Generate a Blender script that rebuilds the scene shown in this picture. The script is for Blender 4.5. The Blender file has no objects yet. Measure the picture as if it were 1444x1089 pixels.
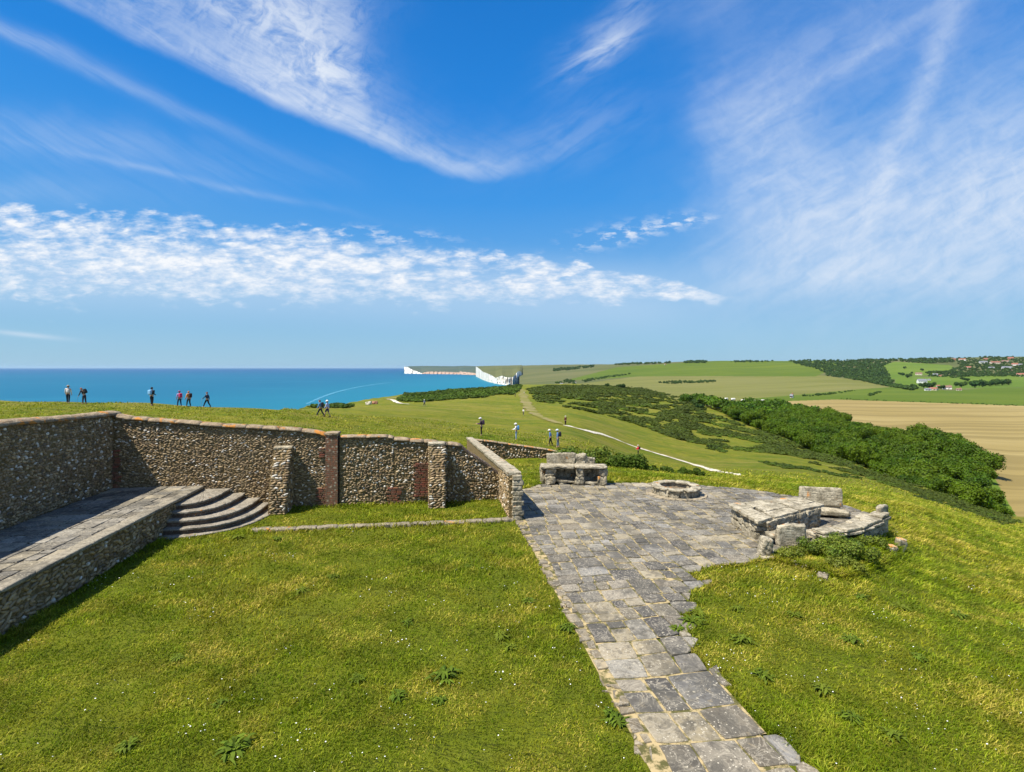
import bpy, math, random
import numpy as np
from mathutils import Vector, Matrix
rnd = random.Random(7)
R = np.random.default_rng(11)
SC = bpy.context.scene
COL = SC.collection

# ------------------------------------------------------------------ camera
EYE = 5.5            # eye height above the paved terrace (metres)
SEA = -89.5
cam_d = bpy.data.cameras.new('camera'); cam = bpy.data.objects.new('camera', cam_d); COL.objects.link(cam)
cam.location = (0, 0, EYE); cam.rotation_euler = (math.radians(90), 0, 0)
cam_d.sensor_width = 36; cam_d.lens = 18.0; cam_d.shift_y = -26.5/1444
cam_d.clip_start = 0.1; cam_d.clip_end = 120000
SC.camera = cam
# ------------------------------------------------------------------ light
SUN_DIR = Vector((-0.53, -0.27, 1.0)).normalized()      # towards the sun
sl = bpy.data.lights.new('sun', 'SUN'); sl.energy = 5.0; sl.angle = math.radians(0.5); sl.color = (1.0, 0.94, 0.83)
so = bpy.data.objects.new('sun', sl); COL.objects.link(so)
so.rotation_euler = (-SUN_DIR).to_track_quat('-Z', 'Y').to_euler()
SC.view_settings.view_transform = 'Standard'; SC.view_settings.look = 'None'
SC.view_settings.exposure = 0.7; SC.view_settings.gamma = 1.0
SC.cycles.max_bounces = 5; SC.cycles.diffuse_bounces = 3; SC.cycles.glossy_bounces = 2
SC.cycles.transmission_bounces = 3; SC.cycles.transparent_max_bounces = 6; SC.cycles.volume_bounces = 0
SC.cycles.use_denoising = True

# ---- tiny node-expression helper
class G:
    def __init__(s, tree): s.t = tree
    def node(s, typ, **kw):
        n = s.t.nodes.new(typ)
        for k, v in kw.items(): setattr(n, k, v)
        return n
    def put(s, inp, v):
        if isinstance(v, E): s.t.links.new(v.s, inp)
        elif hasattr(v, 'is_output'): s.t.links.new(v, inp)
        elif v is not None: inp.default_value = v
    def m(s, op, a, b=None, c=None, clamp=False):
        n = s.node('ShaderNodeMath', operation=op, use_clamp=clamp)
        s.put(n.inputs[0], a)
        if b is not None: s.put(n.inputs[1], b)
        if c is not None: s.put(n.inputs[2], c)
        return E(s, n.outputs[0])
    def noise(s, vec, scale=1, detail=4, rough=.55, dist=0.0, kind='FBM', dims='3D'):
        n = s.node('ShaderNodeTexNoise', noise_dimensions=dims)
        s.put(n.inputs['Vector'], vec); n.inputs['Scale'].default_value = scale
        n.inputs['Detail'].default_value = detail; n.inputs['Roughness'].default_value = rough
        n.inputs['Distortion'].default_value = dist
        return E(s, n.outputs[0])
    def voro(s, vec, scale=1, feature='F1', out=0, rand=1.0):
        n = s.node('ShaderNodeTexVoronoi', feature=feature)
        s.put(n.inputs['Vector'], vec); n.inputs['Scale'].default_value = scale
        n.inputs['Randomness'].default_value = rand
        return E(s, n.outputs[out])
    def xyz(s, x, y, z):
        n = s.node('ShaderNodeCombineXYZ'); s.put(n.inputs[0], x); s.put(n.inputs[1], y); s.put(n.inputs[2], z)
        return E(s, n.outputs[0])
    def sep(s, v):
        n = s.node('ShaderNodeSeparateXYZ'); s.put(n.inputs[0], v)
        return [E(s, n.outputs[i]) for i in range(3)]
    def mul3(s, v, k):
        n = s.node('ShaderNodeVectorMath', operation='MULTIPLY'); s.put(n.inputs[0], v); n.inputs[1].default_value = k
        return E(s, n.outputs[0])
    def mix(s, f, a, b, blend='MIX'):
        n = s.node('ShaderNodeMix', data_type='RGBA', blend_type=blend)
        s.put(n.inputs[0], f)
        for i, v in ((6, a), (7, b)):
            if isinstance(v, (tuple, list)) and len(v) == 3: v = (*v, 1)
            s.put(n.inputs[i], v)
        return E(s, n.outputs[2])
    def step(s, x, lo, hi, a=0.0, b=1.0):
        n = s.node('ShaderNodeMapRange', interpolation_type='SMOOTHSTEP')
        s.put(n.inputs[0], x); n.inputs[1].default_value = lo; n.inputs[2].default_value = hi
        n.inputs[3].default_value = a; n.inputs[4].default_value = b
        return E(s, n.outputs[0])
    def ramp(s, f, stops):
        n = s.node('ShaderNodeValToRGB'); el = n.color_ramp.elements
        while len(el) < len(stops): el.new(.5)
        for e, (p, c) in zip(el, stops): e.position = p; e.color = (*c, 1) if len(c) == 3 else c
        s.put(n.inputs[0], f)
        return E(s, n.outputs[0])
class E:
    def __init__(s, g, sock): s.g = g; s.s = sock
    def __add__(s, o): return s.g.m('ADD', s, o)
    __radd__ = __add__
    def __sub__(s, o): return s.g.m('SUBTRACT', s, o)
    def __rsub__(s, o): return s.g.m('SUBTRACT', o, s)
    def __mul__(s, o): return s.g.m('MULTIPLY', s, o)
    __rmul__ = __mul__
    def __truediv__(s, o): return s.g.m('DIVIDE', s, o)

# ------------------------------------------------------------------ sky (world)
def build_world():
    w = bpy.data.worlds.new('World'); SC.world = w; w.use_nodes = True
    t = w.node_tree; t.nodes.clear(); g = G(t)
    sky = g.node('ShaderNodeTexSky', sky_type='NISHITA'); sky.sun_disc = False
    sky.sun_elevation = math.asin(SUN_DIR.z); sky.sun_rotation = math.atan2(SUN_DIR.x, SUN_DIR.y)
    sky.altitude = 95; sky.air_density = 1.0; sky.dust_density = 0.6; sky.ozone_density = 3.0
    co = g.node('ShaderNodeTexCoord').outputs['Generated']
    dx, dy, dz = g.sep(co)
    el = dz / g.m('MAXIMUM', dy, 0.06)          # tangent of height, front half of the sky
    az = dx / g.m('MAXIMUM', dy, 0.06)
    U = az * 7.22 + 7.22; V = 5.18 - el * 7.22
    v2 = g.xyz(U, V, 0.0)
    wn = g.node('ShaderNodeTexNoise'); g.put(wn.inputs['Vector'], v2); wn.inputs['Scale'].default_value = .9; wn.inputs['Detail'].default_value = 4
    wr, wg_, wb = g.sep(wn.outputs['Color'])
    U1 = U + (wr - .5) * 1.1; V1 = V + (wg_ - .5) * .7
    def gs(cx, cy, la, lb, ang, amp, uu=U1, vv=V1):
        c, s_ = math.cos(math.radians(ang)), math.sin(math.radians(ang))
        a = (uu - cx) * (c/la) + (vv - cy) * (s_/la)
        b = (vv - cy) * (c/lb) - (uu - cx) * (s_/lb)
        return g.m('EXPONENT', (a*a + b*b) * -1.0) * amp
    def streak(ang, sa, sb, scale, detail=6, rough=.6, seed=0.0):
        c, s_ = math.cos(math.radians(ang)), math.sin(math.radians(ang))
        a = (U + (wr-.5)*.5) * (c*sa) + (V + (wg_-.5)*.5) * (s_*sa)
        b = V * (c*sb) - U * (s_*sb) + (wb-.5)*.6
        return g.noise(g.xyz(a, b, seed), scale, detail, rough, .3)
    # clear-sky colour: nishita graded towards the deep blue overhead and pale horizon
    hs = g.node('ShaderNodeHueSaturation'); hs.inputs['Saturation'].default_value = 1.28; hs.inputs['Value'].default_value = 1.0
    g.put(hs.inputs['Color'], sky.outputs[0])
    nish = g.mix(1.0, E(g, hs.outputs[0]), (0.62, 1.0, 1.13), 'MULTIPLY')
    el2 = dz / g.m('SQRT', g.m('MAXIMUM', 1.0 - dz*dz, .01))
    grad = g.ramp(el2, [(0.0, (.38, .60, .77)), (.06, (.31, .56, .80)), (.17, (.16, .44, .83)), (.32, (.055, .33, .83)), (.5, (.022, .25, .76)), (.8, (.014, .185, .62)), (1.0, (.012, .15, .55))])
    base = g.mix(.9, nish, g.mul3(grad, (10, 10, 10)))
    def curve(x, pts, lo, hi):
        n = g.node('ShaderNodeFloatCurve'); c = n.mapping.curves[0]; ys = [p[1] for p in pts]; y0, y1 = min(ys), max(ys)
        for k, (a, b) in enumerate(pts):
            q = ((a-lo)/(hi-lo), (b-y0)/(y1-y0))
            if k < 2: c.points[k].location = q
            else: c.points.new(*q)
        n.mapping.update(); g.put(n.inputs['Value'], (x - lo) / (hi - lo)); return E(g, n.outputs[0]) * (y1-y0) + y0
    s1 = streak(28, .35, 2.0, 2.2); s2 = streak(30, .22, 2.6, 3.4, seed=3.1); s3 = streak(-30, .45, 1.9, 2.6, seed=7.7)
    wisp = g.noise(g.xyz(U1, V1, 2.0), 3.2, 9, .66, .35)
    # the great swoosh: crisp lower edge, soft falling off above it
    Ue = U + (wr - .5) * .25; Ve_ = V + (wg_ - .5) * .22 + (wisp - .5) * .14
    edge = curve(Ue, [(-1, -.9), (1, .12), (2, .62), (3, 1.05), (4, 1.5), (5, 1.95), (6, 2.34), (6.7, 2.53), (7.2, 2.5), (8.0, 2.2), (9, 1.75)], -1, 9)
    wid = curve(Ue, [(-1, 1.1), (2, .9), (3.5, 1.15), (4.5, 1.3), (5.2, .55), (6, .32), (7, .25), (9, .6)], -1, 9)
    amp = curve(Ue, [(-1, .25), (1, .35), (2, .5), (3, .68), (4, .85), (5, .85), (6, .78), (6.8, .7), (7.2, .40), (7.8, .16), (9, .04)], -1, 9)
    dd_ = edge - Ve_
    sw = g.step(dd_, -.10, .16) * g.m('EXPONENT', g.m('MAXIMUM', dd_, 0.0) / wid * -1.0) * amp * .88 * g.step(U, 8.9, 7.6)
    fan = sw * g.step(s2*.5 + wisp*.5, .28, .66, .35, 1.15) + gs(4.5, .85, .55, .36, 15, .55) * g.step(wisp, .32, .66) + (gs(4.2, .1, .9, .4, 0, .4) + gs(3.2, .2, 1.4, .3, 15, .25)) * g.step(wisp, .25, .6)
    U2 = U + (wr - .5) * .3; V2 = V + (wg_ - .5) * .15
    thin = (gs(1.6, 1.12, 2.2, .10, 24, .22, U2, V2) + gs(.4, .55, 1.0, .12, 20, .2, U2, V2) + gs(2.6, 2.5, 1.9, .05, 12, .17, U2, V2) + gs(1.2, 2.05, 2.4, .35, 8, .2) + gs(.2, 2.7, 1.6, .2, 3, .15)) * g.step(s2, .2, .7, .35, 1.0)
    # right-hand veil
    D = (gs(13.15, .9, 2.3, .20, -66, .34, U2, V2) + gs(13.6, 3.1, 3.6, 1.15, -6, .62) + gs(10.8, 1.75, .75, .75, 20, .34) + gs(12.2, .75, 1.5, .10, -33, .26, U2, V2) +
         gs(11.6, .7, 2.3, .7, -25, .26) + gs(14.6, 1.9, 2.0, 1.6, 0, .36) + gs(11.2, 2.9, 1.4, .9, 0, .36) + gs(9.9, .1, 1.2, .5, -20, .18) + gs(12.2, 3.9, 2.6, .35, 0, .25))
    veil = D * g.step(s3*.55 + wisp*.45, .25, .72, .40, .98) * g.step(U1 - V*.10, 9.2, 10.1, .25, 1.0)
    Ep = (gs(8.5, .72, .65, .17, -33, .62, U2, V2) + gs(8.8, .2, .8, .22, -35, .28) + gs(8.0, 1.9, 1.2, .4, -22, .14)) * g.step(s3, .25, .7)
    # altocumulus bank: rounded cells, thick at the top left, fraying to the right and thinning downwards
    Vc = curve(U, [(-1, 3.58), (0, 3.60), (3, 3.72), (6, 3.88), (8, 4.0), (10.5, 4.28)], -1, 10.5)
    hw = curve(U, [(-1, .92), (3, .76), (6, .54), (8, .38), (9.5, .2), (10.5, .07)], -1, 10.5)
    rel = (V + (wr-.5)*.30 + (wb-.5)*.2 - Vc) / hw
    sv = g.node('ShaderNodeTexVoronoi', feature='SMOOTH_F1'); sv.inputs['Smoothness'].default_value = .55; sv.inputs['Scale'].default_value = 1.0
    pw = g.noise(g.xyz(U*1.2, V*3.0, 0.0), 2.6, 4, .6)
    g.put(sv.inputs['Vector'], g.xyz(U*3.6 + pw*1.6, V*8.5 + pw*2.2, 1.0)); cell = 1.0 - E(g, sv.outputs['Distance'])
    big = g.noise(g.xyz(U * .55, V * 1.9, 4.0), 1.5, 7, .68, .4)
    puff = g.noise(g.xyz(U * 1.2, V * 3.2, 5.0), 5.5, 6, .62, .3)
    top = g.step(rel, -1.15, -.55); bot = 1.0 - g.step(rel, .25, 1.35)
    env = top * bot
    dens = g.step(cell * .34 + big * .62 + puff * .34 + env * .42, .86, 1.24)
    band = dens * g.step(env, 0, .35) * (1.05 - g.step(rel, -.2, 1.1) * .55) * (1.0 - g.step(U, 9.4, 10.6))
    under = (1.0 - g.step(g.m('ABSOLUTE', (V - (U*.04 + 3.85)) / .62), .15, 1.2)) * (1.0 - g.step(U, 8.5, 11.2)) * .42
    small = (gs(8.85, 3.28, .85, .13, -12, 1.0, U, V) + gs(5.5, 3.30, .8, .08, 5, .7, U, V) + gs(9.7, 3.12, .4, .05, -3, .6, U, V)) * g.step(puff*.6 + cell*.4, .46, .66) * .75
    left = gs(.35, 4.72, .55, .035, 6, .4, U, V)
    cells = cell
    front = g.step(dy, .02, .2)
    cir = g.m('MINIMUM', (fan + thin + veil + Ep + left) * front, .93)
    cum = g.m('MINIMUM', (band + small) * front, .96)
    hz = base
    hz2 = g.mix(under * front, hz, (6.2, 7.7, 9.3))
    backv = (1.0 - front) * g.step(g.noise(g.mul3(co, (1, 1.5, 3)), 1.6, 5, .6), .35, .65, .05, .45)  # unseen cirrus veil behind the camera, added to whiten the ambient light
    overhead = g.step(el2, .9, 1.6, 0, .12) * front
    c1 = g.mix(g.m('MINIMUM', cir + backv + overhead, .95), hz2, (7.9, 8.6, 9.6))
    shade = g.noise(g.xyz(U * 1.2 - .05, V * 3.2 - .22, 5.0), 5.5, 5, .62, .3) * .5 + g.noise(g.xyz(U * .9, V * 3.0, 8.0), 2.2, 5, .6) * .5
    cumcol = g.mix(g.step(shade, .36, .58), (5.4, 6.9, 9.0), (9.6, 9.8, 10.1))
    c2 = g.mix(cum, c1, cumcol)
    bg = g.node('ShaderNodeBackground'); g.put(bg.inputs[0], c2); bg.inputs[1].default_value = 0.0613
    o = g.node('ShaderNodeOutputWorld'); t.links.new(bg.outputs[0], o.inputs[0])
build_world()

# ------------------------------------------------------------------ mesh helpers
class MB:
    """collects vertices, faces and a per-vertex colour, and links them as ONE mesh object"""
    def __init__(s): s.v = []; s.f = {3: [], 4: []}; s.n = 0; s.c = []; s.poly = []
    def add(s, v, f, col=(1, 1, 1)):
        v = np.asarray(v, dtype=np.float64).reshape(-1, 3)
        if isinstance(f, np.ndarray): s.f[f.shape[1]].append(f + s.n)
        else:
            for q in f: s.poly.append([i + s.n for i in q])
        c = np.asarray(col, dtype=np.float64)
        s.c.append(np.broadcast_to(c, (len(v), 3)) if c.ndim == 1 else c)
        s.v.append(v); s.n += len(v)
        return s
    def build(s, name, mat, parent=None, smooth=False, loc=None, M=None):
        v = np.concatenate(s.v) if s.v else np.zeros((0, 3))
        if M is not None: v = v @ np.array(M.to_3x3()).T + np.array(M.translation)
        if loc is not None: v = v - np.asarray(loc)
        me = bpy.data.meshes.new(name)
        loops = []; sizes = []
        for k in (3, 4):
            if s.f[k]:
                a = np.concatenate(s.f[k]); loops.append(a.ravel()); sizes.append(np.full(len(a), k))
        if s.poly:
            loops.append(np.array([i for q in s.poly for i in q])); sizes.append(np.array([len(q) for q in s.poly]))
        L = np.concatenate(loops).astype(np.int32); S = np.concatenate(sizes).astype(np.int32)
        me.vertices.add(len(v)); me.vertices.foreach_set('co', v.astype(np.float32).ravel())
        me.loops.add(len(L)); me.loops.foreach_set('vertex_index', L)
        me.polygons.add(len(S)); st = np.concatenate([[0], np.cumsum(S)[:-1]]).astype(np.int32)
        me.polygons.foreach_set('loop_start', st); me.polygons.foreach_set('loop_total', S)
        me.polygons.foreach_set('use_smooth', np.full(len(S), smooth))
        ca = me.color_attributes.new('Col', 'FLOAT_COLOR', 'POINT')
        cc = np.ones((len(v), 4), np.float32); cc[:, :3] = np.concatenate(s.c)
        ca.data.foreach_set('color', cc.ravel())
        me.update(calc_edges=True); me.validate()
        if mat: me.materials.append(mat)
        o = bpy.data.objects.new(name, me); COL.objects.link(o)
        if parent: o.parent = parent
        return o
def tag(o, label=None, cat=None, group=None, kind=None):
    if label: o['label'] = label
    if cat: o['category'] = cat
    if group: o['group'] = group
    if kind: o['kind'] = kind
    return o
def empty(name, loc=(0, 0, 0), rz=0, label=None, cat=None, group=None):
    o = bpy.data.objects.new(name, None); COL.objects.link(o); o.location = loc; o.rotation_euler = (0, 0, rz)
    o.empty_display_size = .2
    return tag(o, label, cat, group)
def copy_tree(o, parent=None):
    c = o.copy(); COL.objects.link(c)
    if parent: c.parent = parent
    for ch in list(o.children): copy_tree(ch, c)
    return c

def ico(sub=1):
    t = (1 + 5**.5)/2
    v = [(-1,t,0),(1,t,0),(-1,-t,0),(1,-t,0),(0,-1,t),(0,1,t),(0,-1,-t),(0,1,-t),(t,0,-1),(t,0,1),(-t,0,-1),(-t,0,1)]
    f = [(0,11,5),(0,5,1),(0,1,7),(0,7,10),(0,10,11),(1,5,9),(5,11,4),(11,10,2),(10,7,6),(7,1,8),(3,9,4),(3,4,2),(3,2,6),(3,6,8),(3,8,9),(4,9,5),(2,4,11),(6,2,10),(8,6,7),(9,8,1)]
    v = [np.array(p)/np.linalg.norm(p) for p in v]
    for _ in range(sub):
        mid = {}; nf = []
        def md(a, b):
            k = (min(a, b), max(a, b))
            if k not in mid:
                p = v[a] + v[b]; v.append(p/np.linalg.norm(p)); mid[k] = len(v)-1
            return mid[k]
        for a, b, c in f:
            x, y, z = md(a, b), md(b, c), md(c, a)
            nf += [(a, x, z), (b, y, x), (c, z, y), (x, y, z)]
        f = nf
    return np.array(v), np.array(f)
ICO0, ICO1, ICO2 = ico(0), ico(1), ico(2)
def rotz(a):
    c, s_ = math.cos(a), math.sin(a); return np.array([[c, -s_, 0], [s_, c, 0], [0, 0, 1.0]])
def grid_noise(p, seed, freq, amp):
    """cheap smooth pseudo-noise for vertex displacement"""
    rs = np.random.default_rng(seed); out = np.zeros(p.shape)
    for _ in range(3):
        k = rs.normal(size=(3, 3))*freq; ph = rs.uniform(0, 6.28, 3)
        out += np.sin(p @ k.T + ph); freq *= 1.9
    return out*amp/2
_box = {}
def box_grid(nx, ny, nz):
    key = (nx, ny, nz)
    if key in _box: return _box[key]
    idx = {}; V = []; F = []
    def vid(i, j, k):
        if (i, j, k) not in idx: idx[(i, j, k)] = len(V); V.append((2*i/nx-1, 2*j/ny-1, 2*k/nz-1))
        return idx[(i, j, k)]
    for k, kk in ((0, 0), (nz, 1)):
        for i in range(nx):
            for j in range(ny):
                q = (vid(i, j, k), vid(i+1, j, k), vid(i+1, j+1, k), vid(i, j+1, k)); F.append(q if kk else q[::-1])
    for j, kk in ((0, 0), (ny, 1)):
        for i in range(nx):
            for k in range(nz):
                q = (vid(i, j, k), vid(i+1, j, k), vid(i+1, j, k+1), vid(i, j, k+1)); F.append(q[::-1] if kk else q)
    for i, kk in ((0, 0), (nx, 1)):
        for j in range(ny):
            for k in range(nz):
                q = (vid(i, j, k), vid(i, j+1, k), vid(i, j+1, k+1), vid(i, j, k+1)); F.append(q if kk else q[::-1])
    _box[key] = (np.array(V), np.array(F)); return _box[key]
def rough_box(mb, c, size, rz=0.0, seed=0, rough=.03, n=(4, 3, 3), tilt=(0, 0), round_=.10, col=(1, 1, 1), fine=2):
    """a weathered block of stone: subdivided, edges worn round, faces uneven"""
    V, F = box_grid(*[max(2, q*fine) for q in n]); p = V.copy()
    r = np.linalg.norm(p, axis=1, keepdims=True)
    p = p*(1 - round_*.75*np.clip(r-1.38, 0, 1)/.35)
    h = np.array(size)/2; q = p*h
    lim = np.minimum(1, h*2/.3)
    q = q + grid_noise(q*1.0, seed, 3.0/max(.25, max(size)), rough*.8)*lim + grid_noise(q*1.0, seed+5, 16.0, rough*.32)*lim + np.random.default_rng(seed).normal(0, rough*.13, q.shape)*lim
    ax, ay = tilt
    Rx = np.array([[1,0,0],[0,math.cos(ax),-math.sin(ax)],[0,math.sin(ax),math.cos(ax)]])
    Ry = np.array([[math.cos(ay),0,math.sin(ay)],[0,1,0],[-math.sin(ay),0,math.cos(ay)]])
    q = q @ Rx.T @ Ry.T @ rotz(rz).T + np.array(c)
    mb.add(q, F, col)
def stones(mb, P, size, ang_axis, normal, cols, ico_=ICO1, seed=3):
    """many flints: P (n,3) centres, size (n,3) half-axes (along, up, out), on a face with tangent and normal"""
    rs = np.random.default_rng(seed); v, f = ico_; n = len(P)
    if n == 0: return
    a = rs.uniform(-.5, .5, n) + (rs.random(n) < .18)*rs.uniform(-1.2, 1.2, n)
    jit = 1 + rs.uniform(-.28, .28, (n, len(v), 1))
    loc = v[None]*jit*size[:, None, :]
    ca, sa = np.cos(a)[:, None], np.sin(a)[:, None]
    x = loc[:, :, 0]*ca - loc[:, :, 1]*sa; y = loc[:, :, 0]*sa + loc[:, :, 1]*ca; z = loc[:, :, 2]
    T = np.array(ang_axis); N = np.array(normal); Z = np.array([0, 0, 1.0])
    W = x[..., None]*T + y[..., None]*Z + z[..., None]*N + P[:, None, :]
    F = f[None] + (np.arange(n)*len(v))[:, None, None]
    C = np.repeat(cols, len(v), axis=0)
    mb.add(W.reshape(-1, 3), F.reshape(-1, 3), C)

# ------------------------------------------------------------------ terrain model (a height function of x, y)
def pchip(x, y, xq):
    x = np.asarray(x, float); y = np.asarray(y, float); h = np.diff(x); d = np.diff(y)/h
    m = np.zeros(len(x)); m[0] = d[0]; m[-1] = d[-1]
    for i in range(1, len(x)-1):
        if d[i-1]*d[i] > 0:
            w1 = 2*h[i]+h[i-1]; w2 = h[i]+2*h[i-1]; m[i] = (w1+w2)/(w1/d[i-1]+w2/d[i])
    xq = np.clip(xq, x[0], x[-1]); i = np.clip(np.searchsorted(x, xq)-1, 0, len(h)-1)
    t = (xq-x[i])/h[i]; t2 = t*t; t3 = t2*t
    return (2*t3-3*t2+1)*y[i]+(t3-2*t2+t)*h[i]*m[i]+(-2*t3+3*t2)*y[i+1]+(t3-t2)*h[i]*m[i+1]
def vz(Y, v): return EYE - (v-518.0)*Y/722.0
# near downland: for each bearing (tangent, in units of the photo's columns) heights at given distances
NEAR = {
 -1400: [(1,0),(25,.5),(51,2.6),(70,2.8)],
 0:   [(1,0),(18,0),(25,.5),(35,1.2),(51,vz(51,566.5)),(60,2.2)],
 150: [(1,0),(18,0),(25,.5),(35,1.0),(51,vz(51,570.5)),(60,1.8)],
 300: [(1,0),(18,0),(25,.3),(35,.8),(51,vz(51,575)),(60,1.4)],
 400: [(1,0),(18,0),(25,.2),(35,.5),(51,vz(51,580)),(70,vz(70,577)),(100,-3)],
 450: [(1,0),(20,0),(25,.1),(35,.2),(51,vz(51,588)),(70,vz(70,583)),(95,vz(95,578.5)),(130,vz(130,575)),(180,vz(180,571.5)),(260,-10)],
 530: [(1,0),(22,0),(35,0),(51,vz(51,596)),(70,vz(70,588)),(95,vz(95,580)),(130,vz(130,573)),(180,vz(180,568)),(250,vz(250,562)),(330,-13)],
 600: [(1,0),(22,0),(35,-.3),(51,vz(51,605)),(70,vz(70,593)),(95,vz(95,583)),(130,vz(130,575)),(180,vz(180,568.5)),(250,vz(250,562)),(350,vz(350,555.5)),(420,vz(420,552.5)),(520,-20)],
 670: [(1,0),(22,0),(35,-.6),(42.5,-2.7),(45.5,-1.1),(51,vz(51,613)),(70,vz(70,601)),(95,vz(95,591)),(130,vz(130,581)),(180,vz(180,571)),(250,vz(250,562)),(350,vz(350,556)),(520,vz(520,548)),(700,-22)],
 735: [(1,0),(25,0),(35,-1.2),(42.5,vz(42.5,657)),(45.5,-1.5),(51,vz(51,621)),(70,vz(70,607)),(95,vz(95,597)),(130,vz(130,587)),(180,vz(180,575)),(250,vz(250,566)),(350,vz(350,557.5)),(500,vz(500,549)),(650,vz(650,542.5)),(800,-30)],
 800: [(1,0),(25,0),(35,vz(35,656)),(42.5,vz(42.5,653)),(45.5,-2.6),(51,vz(51,633)),(70,vz(70,615)),(95,vz(95,599)),(130,vz(130,590)),(180,vz(180,580)),(250,vz(250,570)),(350,vz(350,560)),(500,vz(500,550.5)),(700,vz(700,541.5)),(850,-38)],
 900: [(1,0),(25,0),(35,vz(35,664)),(51,vz(51,656)),(70,vz(70,648)),(95,vz(95,635)),(130,vz(130,620)),(180,vz(180,604)),(250,vz(250,588)),(350,vz(350,572)),(500,vz(500,558.5)),(650,vz(650,549)),(800,-45)],
 1000:[(1,0),(23,0),(35,vz(35,673)),(51,vz(51,669)),(70,vz(70,663)),(95,vz(95,652)),(130,vz(130,638)),(180,vz(180,622)),(250,vz(250,603)),(350,vz(350,585)),(480,vz(480,573)),(600,-46)],
 1100:[(1,0),(21,0),(25,-.3),(35,vz(35,682)),(51,vz(51,675)),(70,vz(70,666)),(95,vz(95,656)),(130,vz(130,644)),(180,vz(180,632)),(250,vz(250,620)),(350,-38),(500,-46)],
 1200:[(1,0),(17,0),(19,-.15),(25,vz(25,701)),(35,vz(35,692)),(51,vz(51,684)),(70,vz(70,676)),(95,vz(95,668)),(130,vz(130,660)),(180,vz(180,652)),(250,-42),(400,-46)],
 1300:[(1,0),(10,-.05),(15,-.5),(25,vz(25,721)),(35,vz(35,712)),(51,vz(51,704)),(70,vz(70,697)),(95,vz(95,691)),(130,vz(130,687)),(180,-40),(400,-48)],
 1444:[(1,0),(8,-.15),(15,-1.0),(25,vz(25,758)),(35,vz(35,748)),(51,vz(51,742)),(70,vz(70,739)),(95,vz(95,738)),(130,-33),(180,-44),(400,-50)],
 2000:[(1,0),(8,-.4),(15,-1.6),(25,-3.6),(35,-6.8),(51,-12),(70,-18),(95,-25.5),(130,-34),(180,-45),(400,-52)],
 3000:[(1,0),(8,-.6),(15,-2),(25,-4.5),(51,-13),(95,-27),(180,-46),(400,-52)],
}
S60 = -60.0
FAR = {
 700: [(150,S60),(900,S60),(1300,-44),(1800,-55),(2600,vz(2600,541)),(3600,vz(3600,526)),(5000,vz(5000,517)),(9000,20)],
 735: [(150,S60),(900,S60),(1300,vz(1300,556)),(1800,vz(1800,546)),(2600,vz(2600,534)),(3600,vz(3600,523)),(5000,vz(5000,516)),(9000,30)],
 800: [(150,S60),(800,S60),(1100,vz(1100,555)),(1300,vz(1300,548)),(1800,vz(1800,540)),(2500,vz(2500,530)),(3500,vz(3500,519)),(5000,vz(5000,514.5)),(9000,40)],
 900: [(150,S60),(700,S60),(900,vz(900,558)),(1300,vz(1300,549)),(1800,vz(1800,539)),(2500,vz(2500,525)),(3400,vz(3400,512.5)),(5000,35),(9000,40)],
 1000:[(150,S60),(450,-50),(600,vz(600,568)),(900,vz(900,557)),(1300,vz(1300,548)),(1800,vz(1800,537)),(2500,vz(2500,521)),(3200,vz(3200,509.5)),(5000,45),(9000,45)],
 1100:[(150,-48),(330,-40),(450,vz(450,580)),(600,vz(600,561)),(900,vz(900,553)),(1300,vz(1300,545)),(1800,vz(1800,535)),(2500,vz(2500,519)),(3100,vz(3100,509)),(5000,50),(9000,50)],
 1180:[(150,-46),(250,-42),(350,vz(350,601)),(450,vz(450,579)),(600,vz(600,562)),(900,vz(900,553)),(1300,vz(1300,543)),(1800,vz(1800,532)),(2500,vz(2500,513)),(2900,vz(2900,509)),(5000,50),(9000,50)],
 1260:[(150,-44),(250,-40),(334,vz(334,612)),(450,vz(450,582)),(600,vz(600,563)),(900,vz(900,552)),(1300,vz(1300,544)),(1800,vz(1800,530)),(2500,vz(2500,511)),(2900,vz(2900,507)),(5000,60),(9000,60)],
 1340:[(150,-40),(215,vz(215,655)),(280,vz(280,625)),(334,vz(334,609)),(450,vz(450,584)),(600,vz(600,565)),(900,vz(900,552)),(1300,vz(1300,544)),(1800,vz(1800,529)),(2500,vz(2500,510)),(2800,vz(2800,505.5)),(5000,60),(9000,60)],
 1444:[(130,-38.5),(172,vz(172,705)),(230,vz(230,660)),(334,vz(334,613)),(450,vz(450,587)),(600,vz(600,567)),(900,vz(900,552)),(1300,vz(1300,543)),(1800,vz(1800,527)),(2500,vz(2500,508)),(2800,vz(2800,503)),(5000,70),(9000,70)],
 2000:[(130,-40),(172,-41),(334,-40),(600,-36),(900,-36),(1300,-38),(1800,-15),(2500,45),(2800,62),(5000,75),(9000,75)],
 3000:[(130,-45),(172,-44),(334,-42),(600,-38),(900,-36),(1300,-30),(1800,0),(2500,50),(5000,75),(9000,75)],
}
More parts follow.
